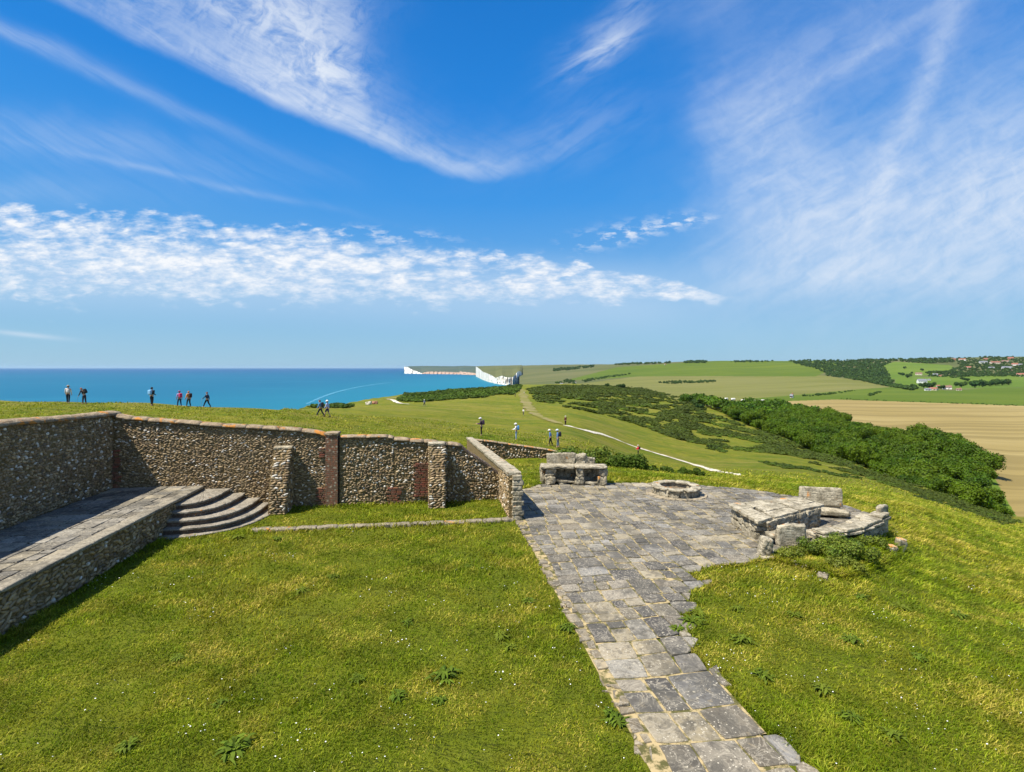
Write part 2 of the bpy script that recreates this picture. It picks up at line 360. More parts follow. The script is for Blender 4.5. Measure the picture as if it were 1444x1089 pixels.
class Height:
    def __init__(s, tab, y0, y1, u0, u1, nu, ny):
        s.ly = np.linspace(math.log(y0), math.log(y1), ny); s.u = np.linspace(u0, u1, nu)
        us = sorted(tab); rows = np.array([pchip([math.log(a) for a, _ in tab[u]], [b for _, b in tab[u]], s.ly) for u in us])
        s.Z = np.array([pchip(us, rows[:, j], s.u) for j in range(ny)]).T      # (nu, ny)
    def __call__(s, u, Y):
        fu = np.clip((u-s.u[0])/(s.u[1]-s.u[0]), 0, len(s.u)-1.001); fy = np.clip((np.log(Y)-s.ly[0])/(s.ly[1]-s.ly[0]), 0, len(s.ly)-1.001)
        i = fu.astype(int); j = fy.astype(int); a = fu-i; b = fy-j; Z = s.Z
        return (Z[i, j]*(1-a)*(1-b)+Z[i+1, j]*a*(1-b)+Z[i, j+1]*(1-a)*b+Z[i+1, j+1]*a*b)
HN = Height(NEAR, 1.0, 900, -1400, 3000, 900, 500)
HF = Height(FAR, 130, 9000, 700, 3000, 700, 400)
UE = [-1400, 0, 300, 395, 410, 440, 480, 500, 530, 560, 600, 650, 700, 740, 800, 900, 1000, 1100, 1200, 1444, 3000]
YE = [60, 52, 52.5, 56, 80, 150, 175, 200, 260, 330, 420, 520, 600, 720, 800, 760, 600, 480, 380, 330, 330]
def yend(u): return np.interp(u, UE, YE)
def und(x, y):       # small undulation of the turf beyond the walls
    Y = np.sqrt(x*x+y*y); k = np.clip((Y-26)/30, 0, 1)
    return k*(.10*np.sin(x*.31+1.3*np.sin(y*.17))+.09*np.sin(y*.23+x*.11+1.0)+.05*np.sin(x*.77-y*.5))
def near_z(x, y):
    y = np.maximum(np.asarray(y, float), 1.0); u = 722+722*np.asarray(x, float)/y
    return HN(u, y) + und(x, y)
def far_z(x, y):
    y = np.maximum(np.asarray(y, float), 1.0); u = 722+722*np.asarray(x, float)/y
    return HF(u, y) + np.clip((y-300)/600, 0, 1)*(1.2*np.sin(x*.011+y*.004)+.8*np.sin(x*.023-y*.009))
LYN = np.exp(np.linspace(math.log(5), math.log(900), 700)); LYF = np.exp(np.linspace(math.log(150), math.log(9000), 700))
def visible(u, v, which='auto'):
    """world point where the sight line at photo column u, row v meets the ground"""
    u = np.atleast_1d(np.asarray(u, float)); v = np.atleast_1d(np.asarray(v, float)); out = np.full((len(u), 3), np.nan)
    for i in range(len(u)):
        for tab, f in (('near', near_z), ('far', far_z)):
            if which not in ('auto', tab): continue
            Ys = LYN if tab == 'near' else LYF
            if tab == 'near': Ys = Ys[Ys < yend(u[i])]
            X = (u[i]-722)/722*Ys; z = f(X, Ys); ray = EYE-(v[i]-518)/722*Ys
            k = np.nonzero(z >= ray)[0]
            if len(k):
                k = k[0]
                if k > 0:
                    d0 = ray[k-1]-z[k-1]; d1 = z[k]-ray[k]; t = d0/max(d0+d1, 1e-9); Y = Ys[k-1]*(1-t)+Ys[k]*t
                else: Y = Ys[0]
                x = (u[i]-722)/722*Y; out[i] = (x, Y, f(np.array([x]), np.array([Y]))[0]); break
    return out
def flat(u, v, z=0.0):
    Y = 722*(EYE-z)/(v-518.0); return ((u-722)/722*Y, Y, z)
def inpoly(px, py, poly):
    px = np.asarray(px); py = np.asarray(py); c = np.zeros(px.shape, bool); n = len(poly)
    for i in range(n):
        x0, y0 = poly[i]; x1, y1 = poly[(i+1) % n]
        if y0 == y1: continue
        c ^= ((y0 > py) != (y1 > py)) & (px < (x1-x0)*(py-y0)/(y1-y0)+x0)
    return c
# site frame: s along the back wall, t towards it
TH = math.radians(8.5); E1 = np.array([math.cos(TH), math.sin(TH)]); E2 = np.array([-math.sin(TH), math.cos(TH)])
def st(x, y): return x*E1[0]+y*E1[1], x*E2[0]+y*E2[1]
def xy(s, t): return s*E1[0]+t*E2[0], s*E1[1]+t*E2[1]
SITE = Matrix.Rotation(TH, 4, 'Z')
# ------------------------------------------------------------------ materials
def mat(name, fn, rough=.8, spec=.3):
    m = bpy.data.materials.new(name); m.use_nodes = True; t = m.node_tree; t.nodes.clear(); g = G(t)
    b = g.node('ShaderNodeBsdfPrincipled'); o = g.node('ShaderNodeOutputMaterial'); t.links.new(b.outputs[0], o.inputs[0])
    b.inputs['Roughness'].default_value = rough; b.inputs['Specular IOR Level'].default_value = spec
    g.tc = g.node('ShaderNodeTexCoord').outputs['Object']; g.b = b; g.o = o
    g.geo = g.node('ShaderNodeNewGeometry').outputs['Position']
    r = fn(g)
    if r is not None: g.put(b.inputs['Base Color'], (*r, 1) if isinstance(r, tuple) else r)
    return m
def bump(g, h, strength=.4, dist=.02):
    n = g.node('ShaderNodeBump'); n.inputs['Strength'].default_value = strength; n.inputs['Distance'].default_value = dist
    g.put(n.inputs['Height'], h); g.t.links.new(n.outputs[0], g.b.inputs['Normal'])
def vcol(g): return E(g, g.node('ShaderNodeVertexColor', layer_name='Col').outputs[0])
def plain(name, c, rough=.8): return mat(name, lambda g: c, rough)

def m_turf(g):
    p = g.geo
    big = g.noise(p, .035, 4, .6); mid = g.noise(g.mul3(p, (1, .6, 1)), .35, 5, .65); fine = g.noise(p, 3.0, 6, .7)
    streak = g.noise(g.mul3(p, (.25, 1.2, 1)), .9, 5, .65)
    a = g.mix(g.step(mid, .35, .65), (.12, .155, .005), (.205, .195, .014))
    b = g.mix(g.step(streak, .42, .7, 0, .75), a, (.22, .195, .035))
    c = g.mix(g.step(big, .45, .65, 0, .6), b, (.085, .13, .007))
    d = g.mix(g.step(fine, .45, .70, 0, .55), c, (.065, .085, .008))
    tus = g.noise(g.mul3(p, (.5, 1.3, 1)), .7, 6, .72, .5); d = g.mix(g.step(tus, .52, .60, 0, .55), d, (.05, .075, .006))
    dry = g.noise(g.mul3(p, (.3, 1.0, 1)), .12, 6, .7, .6); d = g.mix(g.step(dry, .50, .62, 0, .6), d, (.22, .19, .04))
    bump(g, fine*.6 + mid*1.2 + streak + tus*1.5, 1.0, .35)
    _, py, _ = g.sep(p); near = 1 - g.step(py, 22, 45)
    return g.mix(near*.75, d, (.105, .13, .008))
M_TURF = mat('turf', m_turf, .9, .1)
def m_lawnsoil(g):
    p = g.geo; f = g.noise(p, 9, 6, .7); m = g.noise(p, .8, 4, .6)
    c = g.mix(g.step(f, .35, .7), (.055, .085, .008), (.14, .15, .02))
    bump(g, f, .6, .05)
    return g.mix(g.step(m, .4, .7, 0, .5), c, (.15, .135, .035))
def m_blade(g):
    p = g.geo; n = g.noise(p, .22, 3, .5); n2 = g.noise(p, 1.1, 4, .65); c = vcol(g)
    _, py, _ = g.sep(p)
    mean = g.mix(g.step(n*.45+n2*.55, .43, .57), (.18, .235, .003), (.33, .31, .014))
    col = g.mix(1.0, mean, c, 'MULTIPLY')
    tr = g.node('ShaderNodeBsdfTranslucent'); g.put(tr.inputs[0], col)
    mx = g.node('ShaderNodeMixShader'); mx.inputs[0].default_value = .42
    g.t.links.new(g.b.outputs[0], mx.inputs[1]); g.t.links.new(tr.outputs[0], mx.inputs[2]); g.t.links.new(mx.outputs[0], g.o.inputs[0])
    return col
M_BLADE = mat('grass blade', m_blade, .6, .25)
def m_leaf(base, base2, sc=.5, tl=.3):
    def f(g):
        ob = g.node('ShaderNodeObjectInfo').outputs['Random']
        n = g.noise(g.geo, sc, 3, .6); c = g.mix(g.step(n, .35, .65), base, base2)
        c = g.mix(1.0, c, vcol(g), 'MULTIPLY')
        c = g.mix(g.m('MULTIPLY', ob, .55), c, (base2[0]*1.35, base2[1]*1.05, base2[2]))
        tr = g.node('ShaderNodeBsdfTranslucent'); g.put(tr.inputs[0], c)
        mx = g.node('ShaderNodeMixShader'); mx.inputs[0].default_value = tl
        g.t.links.new(g.b.outputs[0], mx.inputs[1]); g.t.links.new(tr.outputs[0], mx.inputs[2]); g.t.links.new(mx.outputs[0], g.o.inputs[0])
        return c
    return f
M_TREE = mat('tree leaves', m_leaf((.035, .085, .002), (.085, .155, .004), .05), .6, .2)
M_FARTREE = mat('far foliage', m_leaf((.022, .055, .014), (.045, .09, .02), .01, .1), .8, .1)
M_GORSE = mat('gorse foliage', m_leaf((.03, .06, .004), (.07, .125, .008), .045, .2), .7, .2)
M_HEATH = mat('dark scrub foliage', m_leaf((.03, .05, .005), (.06, .095, .008), .03, .2), .7, .2)
M_BUSH = mat('bush leaves', m_leaf((.07, .13, .01), (.16, .21, .02), 1.2, .35), .55, .3)
M_WEED = mat('weed leaves', m_leaf((.075, .135, .008), (.14, .20, .015), 2, .35), .7, .2)
M_BARK = mat('bark', lambda g: g.ramp(g.noise(g.mul3(g.tc, (6, 6, 1)), 2, 5), [(.3, (.05, .035, .02)), (.7, (.14, .10, .07))]), .9)

def m_flint(g):
    c = vcol(g); n = g.noise(g.geo, 24, 4, .6); n2 = g.noise(g.geo, 7, 3, .6); n3 = g.noise(g.geo, .55, 4, .6)
    c2 = g.mix(g.step(n, .4, .65, 0, .5), c, (.16, .12, .07)); bump(g, n, .5, .01)
    c2 = g.mix(g.step(n3, .42, .62, 0, .45), c2, (.30, .22, .11))
    return g.mix(g.step(n2, .52, .7, 0, .5), c2, (.30, .235, .12))
M_FLINT = mat('flint stones', m_flint, .55, .4)
def m_mortar(g):
    n = g.noise(g.geo, 14, 6, .7); n2 = g.noise(g.geo, 1.1, 4, .6); n3 = g.noise(g.mul3(g.geo, (5, 5, 14)), 1.6, 4, .6)
    c = g.mix(g.step(n, .3, .7), (.12, .085, .04), (.34, .26, .14))
    c = g.mix(g.step(n3, .5, .62, 0, .6), c, (.42, .34, .2))
    bump(g, n + n3*1.5, .9, .05)
    return g.mix(g.step(n2, .5, .7, 0, .4), g.mix(1.0, c, (.75, .72, .66), 'MULTIPLY'), (.11, .09, .04))
M_MORTAR = mat('lime mortar', m_mortar, .95, .1)
def stone_fn(c1, c2, lich=.62, dark=.5, sc=1.0, orange=True):
    def f(g):
        p = g.geo; a = g.noise(p, 3*sc, 6, .7); b = g.noise(p, 12*sc, 6, .7); d = g.noise(g.mul3(p, (1, 1, 1.6)), 1.3*sc, 3, .6)
        c = g.mix(g.step(a, .35, .65), c1, c2)
        c = g.mix(g.step(b, dark, dark+.2, 0, .7), c, (c1[0]*.35, c1[1]*.35, c1[2]*.33))
        w = g.voro(p, 16*sc, 'F1'); spots = (1-g.step(w, .12, .2))*g.step(d, .42, .55)
        c = g.mix(spots*.75, c, (.62, .60, .52))
        if orange:
            o = g.step(g.noise(p, 2.6*sc, 3, .5, .4), lich, lich+.06)
            c = g.mix(o*.85, c, (.55, .22, .035))
        lay = g.noise(g.mul3(p, (1.5, 1.5, 14)), 1.6, 4, .65, .6); bump(g, a*.6 + b + lay*1.2, .9, .04)
        c = g.mix(g.step(lay, .54, .68, 0, .5), c, (c2[0]*.5, c2[1]*.48, c2[2]*.45))
        return c
    return f
M_COPING = mat('coping stone', stone_fn((.36, .28, .18), (.22, .16, .10), .565), .9, .15)
M_BLOCK = mat('weathered stone', stone_fn((.50, .44, .32), (.22, .19, .13), .66, .46), .9, .15)
M_KERB = mat('kerb stone', stone_fn((.31, .26, .18), (.20, .175, .13), .67), .9, .15)
M_STEP = mat('step stone', stone_fn((.31, .275, .215), (.20, .175, .135), .68, .5), .85, .2)
M_TILE = mat('tile edge', stone_fn((.19, .13, .09), (.08, .065, .05), .7, .5), .9, .2)
def m_slab(g):
    p = g.geo; c = vcol(g)
    a = g.noise(p, 2.2, 6, .7); b = g.noise(p, 9, 7, .75); wv = g.noise(p, 3.2, 5, .6, 2.2)
    c = g.mix(g.step(a, .42, .62, 0, .35), c, (.27, .25, .20))
    e = g.noise(p, 4.5, 7, .75, 1.0); c = g.mix(g.step(e, .50, .60, 0, .5), c, (.09, .085, .075))
    c = g.mix(g.step(b, .50, .64, 0, .6), c, (.085, .075, .06))
    c = g.mix(g.step(wv, .57, .66, 0, .5)*g.step(e, .45, .6), c, (.40, .33, .21))
    vn = g.noise(p, 1.7, 7, .62, 3.2); c = g.mix(g.step(g.m('ABSOLUTE', vn - .5), .0, .035, .55, 0), c, (.46, .42, .34))
    dk = g.noise(p, .8, 5, .7); c = g.mix(g.step(dk, .46, .60, 0, .6), c, (.07, .068, .06))
    d = g.noise(p, .9, 3, .6); w = g.voro(p, 15, 'F1')
    c = g.mix((1-g.step(w, .12, .24))*g.step(d, .42, .56)*.85, c, (.60, .56, .46))
    w2 = g.voro(p, 5.5, 'F1'); c = g.mix((1-g.step(w2, .10, .17))*g.step(b, .42, .5)*.6, c, (.5, .46, .36))
    bump(g, a*.5 + b + wv*.4, .6, .02)
    return g.mix(1.0, c, (.86, .83, .77), 'MULTIPLY')
M_SLAB = mat('paving slabs', m_slab, .75, .25)
M_JOINT = mat('lime joint', lambda g: g.mix(g.step(g.noise(g.geo, 5, 5, .7), .42, .58), (.40, .31, .16), (.09, .085, .03)), .95, .1)
def m_brick(g):
    n = g.node('ShaderNodeTexBrick'); x, y, z = g.sep(g.tc)
    g.put(n.inputs['Vector'], g.xyz(x + y, z, 0.0)); n.inputs['Scale'].default_value = 1.0
    n.inputs['Brick Width'].default_value = .215; n.inputs['Row Height'].default_value = .075; n.inputs['Mortar Size'].default_value = .008
    n.inputs['Color1'].default_value = (.30, .105, .05, 1); n.inputs['Color2'].default_value = (.17, .065, .04, 1); n.inputs['Mortar'].default_value = (.30, .23, .16, 1)
    a = g.noise(g.geo, 9, 5, .7); bump(g, E(g, n.outputs['Fac'])*-1.0 + a*.5, .6, .02)
    w = g.voro(g.geo, 7, 'F1'); c = g.mix(g.step(a, .42, .58, 0, .85), E(g, n.outputs[0]), (.14, .10, .065))
    return g.mix((1-g.step(w, .18, .32))*.85, c, (.42, .36, .26))
M_BRICK = mat('red brick', m_brick, .9, .15)
def m_chalk(g):
    p = g.geo; n = g.noise(g.mul3(p, (1, 1, .35)), .02, 6, .7); s_ = g.noise(g.mul3(p, (.2, .2, 3)), .03, 4, .6)
    c = g.mix(g.step(n, .42, .62, 0, .8), (.78, .755, .68), (.46, .44, .37)); bump(g, n, 1.0, 14)
    return g.mix(g.step(s_, .62, .72, 0, .35), c, (.24, .22, .16))
M_CHALK = mat('chalk', m_chalk, .95, .1)
M_CHALKPATH = mat('chalk path', lambda g: g.mix(g.step(g.noise(g.geo, 1.2, 5, .7), .45, .7), (.62, .57, .46), (.34, .30, .19)), .95, .1)
M_DIRT = mat('trodden earth', lambda g: g.mix(g.step(g.noise(g.geo, .12, 5, .7), .42, .58), (.22, .185, .075), (.15, .15, .025)), .95, .1)
def m_sea(g):
    p = g.geo; x, y, z = g.sep(p)
    n = g.noise(g.mul3(p, (1, 2.2, 1)), .0011, 5, .6); sm = g.noise(g.mul3(p, (1, .5, 1)), .02, 5, .65)
    far = g.step(y, 900, 16000)
    c = g.mix(far, (.004, .105, .185), (.003, .060, .165))
    shore = g.step(x*1.0 + 300 - g.m('ABSOLUTE', y - 3600)*.0 , -1100, 250)   # paler shelf towards the bay
    c = g.mix(shore*.7*(1-g.step(y, 3500, 9000)), c, (.012, .165, .225))
    c = g.mix(g.step(n, .5, .66, 0, .5), c, (.012, .14, .225))
    wf = g.step(g.noise(g.mul3(p, (.6, 1.6, 1)), .012, 6, .75), .66, .72)
    c = g.mix(wf*.22, c, (.25, .36, .42))
    bump(g, sm, .5, .8)
    return c
M_SEA = mat('sea water', m_sea, .5, .06)
M_FOAM = plain('sea foam', (.06, .22, .32), .9)
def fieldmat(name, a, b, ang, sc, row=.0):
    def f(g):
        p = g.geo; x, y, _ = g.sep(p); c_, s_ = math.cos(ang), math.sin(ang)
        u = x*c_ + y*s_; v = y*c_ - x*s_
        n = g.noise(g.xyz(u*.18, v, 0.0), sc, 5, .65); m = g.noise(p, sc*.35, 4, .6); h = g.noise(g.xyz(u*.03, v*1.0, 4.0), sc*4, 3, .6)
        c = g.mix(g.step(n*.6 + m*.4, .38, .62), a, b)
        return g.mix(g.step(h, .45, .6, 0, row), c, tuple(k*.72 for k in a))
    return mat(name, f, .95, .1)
M_WHEAT = fieldmat('ploughed straw field', (.25, .19, .068), (.30, .235, .095), .15, .02, .75)
M_FIELD_G = fieldmat('green crop field', (.075, .115, .010), (.105, .14, .014), .1, .008, .25)
M_FIELD_O = fieldmat('dry meadow', (.135, .14, .032), (.17, .165, .05), .2, .006, .35)
M_FIELD_P = fieldmat('bright pasture', (.085, .14, .014), (.115, .165, .022), .1, .006, .2)
M_HILL = fieldmat('hill grass', (.085, .10, .032), (.125, .125, .048), .1, .003, .3)
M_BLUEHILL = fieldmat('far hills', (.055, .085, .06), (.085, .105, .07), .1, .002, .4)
M_SHINGLE = plain('shingle', (.42, .29, .21), .95)

# ------------------------------------------------------------------ ground meshes
def terrain(name, U, T0, yfun, zfun, m, kind='structure', smooth=True):
    Y = yfun(U[:, None], T0[None, :])+U[:, None]*0; X = (U[:, None]-722)/722*Y; Z = zfun(X, Y)
    n, k = Y.shape; idx = np.arange(n*k).reshape(n, k)
    F = np.stack([idx[:-1, :-1], idx[1:, :-1], idx[1:, 1:], idx[:-1, 1:]], -1).reshape(-1, 4)
    return np.stack([X, Y, Z], -1).reshape(-1, 3), F
U = np.concatenate([np.linspace(-1400, -60, 40), np.linspace(-40, 1500, 460), np.linspace(1530, 3000, 40)])
T = np.linspace(0, 1, 420)
V, F = terrain('t', U, T, lambda u, t: 1.2*(yend(u)/1.2)**t, near_z, None)
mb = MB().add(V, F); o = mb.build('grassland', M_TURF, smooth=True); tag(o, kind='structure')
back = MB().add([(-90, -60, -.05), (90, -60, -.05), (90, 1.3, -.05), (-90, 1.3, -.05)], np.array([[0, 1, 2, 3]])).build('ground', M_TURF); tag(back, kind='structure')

# chalk cliff below the edge of the down, left of the headland
U = np.concatenate([np.linspace(-1400, -40, 30), np.linspace(-30, 760, 300)])
ys = yend(U); xs = (U-722)/722*ys; zt = near_z(xs, ys)
mb = MB(); rows = []
for k, (dz, out) in enumerate(((0, 0), (.04, .012), (.3, .02), (.7, .03), (1.0, .045))):
    yy = ys*(1+out)+k*.5; z = zt*(1-dz)+(SEA-1)*dz
    rows.append(np.stack([(U-722)/722*yy + (np.sin(U*.9)*.6*(k > 0)), yy, z-(.02 if k == 0 else 0)], -1))
P = np.array(rows); n = len(U); idx = np.arange(5*n).reshape(5, n)
mb.add(P.reshape(-1, 3), np.stack([idx[:-1, :-1], idx[:-1, 1:], idx[1:, 1:], idx[1:, :-1]], -1).reshape(-1, 4))
tag(mb.build('cliff', M_CHALK), kind='structure')

# sea
mb = MB(); ys_ = [-3000, 40, 200, 800, 2500, 8000, 20000, 45000]; xs_ = np.linspace(-60000, 60000, 25)
g_ = np.array([[(x, y, SEA) for x in xs_] for y in ys_]); idx = np.arange(len(ys_)*25).reshape(len(ys_), 25)
mb.add(g_.reshape(-1, 3), np.stack([idx[:-1, :-1], idx[:-1, 1:], idx[1:, 1:], idx[1:, :-1]], -1).reshape(-1, 4))
tag(mb.build('sea', M_SEA), kind='structure')
# foam line and shallows on the water (sheets just above it)
def ribbon(name, pts, w, m, z, kind='structure', jag=.0):
    pts = np.array(pts, float); mb = MB(); L = []
    d = np.gradient(pts, axis=0); d /= np.linalg.norm(d, axis=1, keepdims=True); nrm = np.stack([-d[:, 1], d[:, 0]], -1)
    w = np.broadcast_to(np.asarray(w, float), (len(pts),)); w = w*(1+jag*R.uniform(-1, 1, len(pts)))
    a = pts + nrm*w[:, None]/2; b = pts - nrm*w[:, None]/2
    za = z(a[:, 0], a[:, 1]) if callable(z) else np.full(len(a), z); zb = z(b[:, 0], b[:, 1]) if callable(z) else np.full(len(a), z)
    V = np.concatenate([np.c_[a, za], np.c_[b, zb]]); n = len(pts)
    F = np.array([(i, i+1, n+i+1, n+i) for i in range(n-1)])
    return tag(mb.add(V, F).build(name, m), kind=kind)
def seapt(u, v): Y = 722*(EYE-SEA)/(v-518.0); return ((u-722)/722*Y, Y)
def smooth_line(ctrl, n):
    c = np.array(ctrl, float); t = np.linspace(0, 1, len(c)); q = np.linspace(0, 1, n)
    return np.stack([pchip(t, c[:, 0], q), pchip(t, c[:, 1], q)], -1)
L = smooth_line([(432, 570), (452, 561), (475, 553), (505, 546), (530, 542), (556, 539)], 60)
ribbon('foam_streak', [seapt(u, v) for u, v in L], np.linspace(7, 16, 60), M_FOAM, SEA+.3, jag=.5)
L = smooth_line([(600, 552), (660, 545.5), (700, 542.8), (716, 542.4)], 40)

# Seven white cliffs and the far head: base line on the sea, crest above, land running back
def coast(name, prof, mface, back=1.0, dy=12, topname=None, mtop=None, skyline=None):
    """prof: (u, v of crest, v of foot); builds the face and, behind it, the land"""
    pr = np.array(prof, float); uu = np.linspace(pr[0, 0], pr[-1, 0], max(40, int((pr[-1, 0]-pr[0, 0])*1.6)))
    vt = np.interp(uu, pr[:, 0], pr[:, 1]); vb = np.interp(uu, pr[:, 0], pr[:, 2])
    Yb = 722*(EYE-SEA)/(vb-518); Yt = Yb+dy; rows = []
    for k in range(6):
        f = k/5.0; Y = Yb+(Yt-Yb)*f; z = SEA-1+(vz(Yt, vt)-SEA+1)*f
        j = (R.uniform(-1, 1, len(uu))*10+np.sin(uu*1.1)*16+np.sin(uu*2.3+1)*9)*(1 if 0 < k < 5 else .4)
        rows.append(np.stack([(uu-722)/722*(Y+j), Y+j, z], -1))
    P = np.array(rows); n = len(uu); idx = np.arange(6*n).reshape(6, n)
    mb = MB().add(P.reshape(-1, 3), np.stack([idx[:-1, :-1], idx[:-1, 1:], idx[1:, 1:], idx[1:, :-1]], -1).reshape(-1, 4))
    tag(mb.build(name, mface), kind='structure')
    if mtop:
        rows = [rows[-1]]
        vs = np.interp(uu, [a for a, _ in skyline], [b for _, b in skyline])
        for f in (.25, .5, .75, 1.0):
            Y = Yt+back*f; v = vt+(vs-vt)*(f**.7); rows.append(np.stack([(uu-722)/722*Y, Y, vz(Y, v)], -1))
        Y = Yt+back*2; rows.append(np.stack([(uu-722)/722*Y, Y, vz(Yt+back, vs)-60], -1))
        P = np.array(rows); k = len(rows); idx = np.arange(k*n).reshape(k, n)
        mb = MB().add(P.reshape(-1, 3), np.stack([idx[:-1, :-1], idx[:-1, 1:], idx[1:, 1:], idx[1:, :-1]], -1).reshape(-1, 4))
        tag(mb.build(topname, mtop, smooth=True), kind='structure')
coast('chalk_cliffs', [(671, 517, 531.2), (673, 518, 532), (677, 521, 534), (681, 524.5, 536), (688, 527, 538.5), (694, 530, 540), (699, 533.2, 541.2), (703, 531.5, 542), (708, 530, 542.6), (713, 532, 543), (717, 532.2, 543.2), (723, 532, 543), (727, 528, 542.5), (730, 524.2, 542), (733, 523.5, 541.5), (736, 525.5, 541)],
      M_CHALK, 1800, 40, 'headland', M_HILL, [(671, 516.6), (690, 516), (715, 515.6), (736, 515)])
coast('upper_cliffs', [(676, 518.8, 521.5), (685, 518.8, 521.4), (692, 519.2, 521.4), (695, 519.4, 523.2), (698, 521, 524)], M_CHALK, 10, 5) if False else None
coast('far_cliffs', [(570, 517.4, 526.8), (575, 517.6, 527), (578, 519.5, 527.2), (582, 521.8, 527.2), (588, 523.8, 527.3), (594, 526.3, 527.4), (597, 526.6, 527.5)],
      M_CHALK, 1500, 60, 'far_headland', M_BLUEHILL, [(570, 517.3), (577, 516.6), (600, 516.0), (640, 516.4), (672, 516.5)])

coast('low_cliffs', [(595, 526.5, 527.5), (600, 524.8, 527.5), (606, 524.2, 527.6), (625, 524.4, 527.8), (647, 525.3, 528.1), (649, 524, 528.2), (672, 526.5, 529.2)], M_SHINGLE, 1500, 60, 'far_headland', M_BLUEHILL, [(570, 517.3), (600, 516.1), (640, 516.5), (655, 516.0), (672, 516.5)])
# far land: one sheet cut into the fields it is made of
U = np.concatenate([np.linspace(732.5, 1500, 620), np.linspace(1510, 3000, 40)]); T = np.linspace(0, 1, 520)
V, F = terrain('t', U, T, lambda u, t: 150*(9000/150)**t, far_z, None)
cen = V[F].mean(1); cu = 722+722*cen[:, 0]/cen[:, 1]; cv = 518-722*(cen[:, 2]-EYE)/cen[:, 1]; cy = cen[:, 1]
which = np.full(len(F), 'hills', dtype=object)
def area(name, poly, ylo=0, yhi=1e9): which[inpoly(cu, cv, poly) & (cy > ylo) & (cy < yhi)] = name
area('dry_meadow', [(700, 560), (790, 545), (900, 531), (1000, 529.5), (1160, 529.5), (1235, 540), (1262, 546), (1180, 552), (1100, 560), (1040, 566), (900, 575), (700, 580)], 500, 2600)
area('green_hillside', [(800, 536), (870, 518), (960, 512), (1050, 507), (1110, 500), (1190, 514), (1150, 531), (1000, 530.5), (900, 531), (845, 535)], 1500, 4000)
area('green_field', [(1060, 562), (1120, 557.5), (1200, 550), (1262, 545.5), (1340, 551), (1400, 547), (3000, 538), (3000, 572), (1444, 572.5), (1180, 563.5), (1090, 567)], 400, 1700)
area('pasture', [(1200, 528), (1262, 510), (1340, 515), (1352, 524), (1300, 530), (1255, 535), (1262, 545), (1240, 540)], 1000, 4000)
area('pasture', [(1262, 532), (1330, 531), (1444, 529), (1444, 546), (1330, 549), (1262, 545)], 1000, 3000)
area('verge', [(1385, 628), (1400, 640), (1422, 665), (1424, 690), (1440, 715), (1480, 740), (1420, 760), (1380, 700)], 100, 400)
area('wheat_field', [(1050, 569.5), (1090, 566.5), (1180, 563.5), (1444, 572.5), (3000, 590), (3000, 900), (1444, 745), (1420, 706), (1395, 660), (1330, 612), (1180, 598), (1090, 569)], 100, 800)
for nm, m in (('hills', M_HILL), ('dry_meadow', M_FIELD_O), ('green_hillside', M_FIELD_G), ('green_field', M_FIELD_G), ('pasture', M_FIELD_P), ('wheat_field', M_WHEAT), ('verge', M_FIELD_P)):
    f = F[which == nm]
    if not len(f): continue
    used, inv = np.unique(f, return_inverse=True)
    tag(MB().add(V[used], inv.reshape(-1, 4)).build(nm, m, smooth=True), kind='structure')
# ------------------------------------------------------------------ flint walls
FL = np.array([.92, .82, .70])*np.array([(.16,.12,.08),(.22,.16,.09),(.36,.27,.15),(.44,.34,.19),(.10,.085,.065),(.28,.22,.14),(.20,.14,.07),(.50,.42,.28)])
def flint_cols(n, seed, white=.12):
    rs = np.random.default_rng(seed); c = FL[rs.integers(0, len(FL), n)]*rs.uniform(.75, 1.25, (n, 1))
    w = rs.random(n) < white; c[w] = np.array([.72, .68, .60])*rs.uniform(.8, 1.15, (w.sum(), 1)); return c
def face_stones(mb, A, B, z0, z1, nrm, sw=.13, sh=.075, seed=1, icos=ICO1, fill=.86, white=.12, skip=None, out=.0):
    """flint courses on a vertical face from site point A to B, between heights z0(d) and z1(d)"""
    A = np.array(A, float); B = np.array(B, float); L = np.linalg.norm(B-A); T = (B-A)/L; rs = np.random.default_rng(seed)
    P = []; S = []
    zlo = min(z0(0), z0(L), z0(L/2)); zhi = max(z1(d) for d in np.linspace(0, L, 40))
    z = zlo+sh*.5
    while z < zhi:
        d = rs.uniform(0, sw)
        while d < L-.02:
            w = sw*rs.uniform(.5, 1.5); h = sh*rs.uniform(.6, 1.25); zz = z+rs.uniform(-.25, .25)*sh+.02*math.sin(d*2.1)
            if z0(d)-.05 < zz < z1(d)-h*.6 and rs.random() < fill and not (skip and skip(d+w/2, zz)):
                q = A+T*min(L-.03, d+w/2); P.append((q[0]+nrm[0]*out, q[1]+nrm[1]*out, zz)); S.append((w*.50, h*.52, rs.uniform(.25, .6)*min(w, h)))
            d += w
        z += sh
    if not P: return
    P = np.array(P); S = np.array(S)
    c = flint_cols(len(P), seed, white); wh = c[:, 0] > .55; S[wh, 0] = np.minimum(S[wh, 0], .055); S[wh] *= 1.05
    stones(mb, P, S, (T[0], T[1], 0), (nrm[0], nrm[1], 0), c, icos, seed)
def wall_body(mb, prof, thick, z0, nrm, batter=0.0):
    """prof: list of (s, t, ztop) along the front face; nrm points out of the front"""
    n = len(prof); V = []
    for (s_, t_, z) in prof:
        b = z0(s_, t_) if callable(z0) else z0
        V += [(s_, t_, b), (s_, t_, z), (s_-nrm[0]*thick, t_-nrm[1]*thick, z), (s_-nrm[0]*thick, t_-nrm[1]*thick, b)]
    F = []
    for i in range(n-1):
        a = 4*i; b = 4*(i+1)
        for k in range(4): F.append((a+k, a+(k+1) % 4, b+(k+1) % 4, b+k))
    F += [(0, 3, 2, 1), (4*n-4, 4*n-3, 4*n-2, 4*n-1)]
    mb.add(V, F)
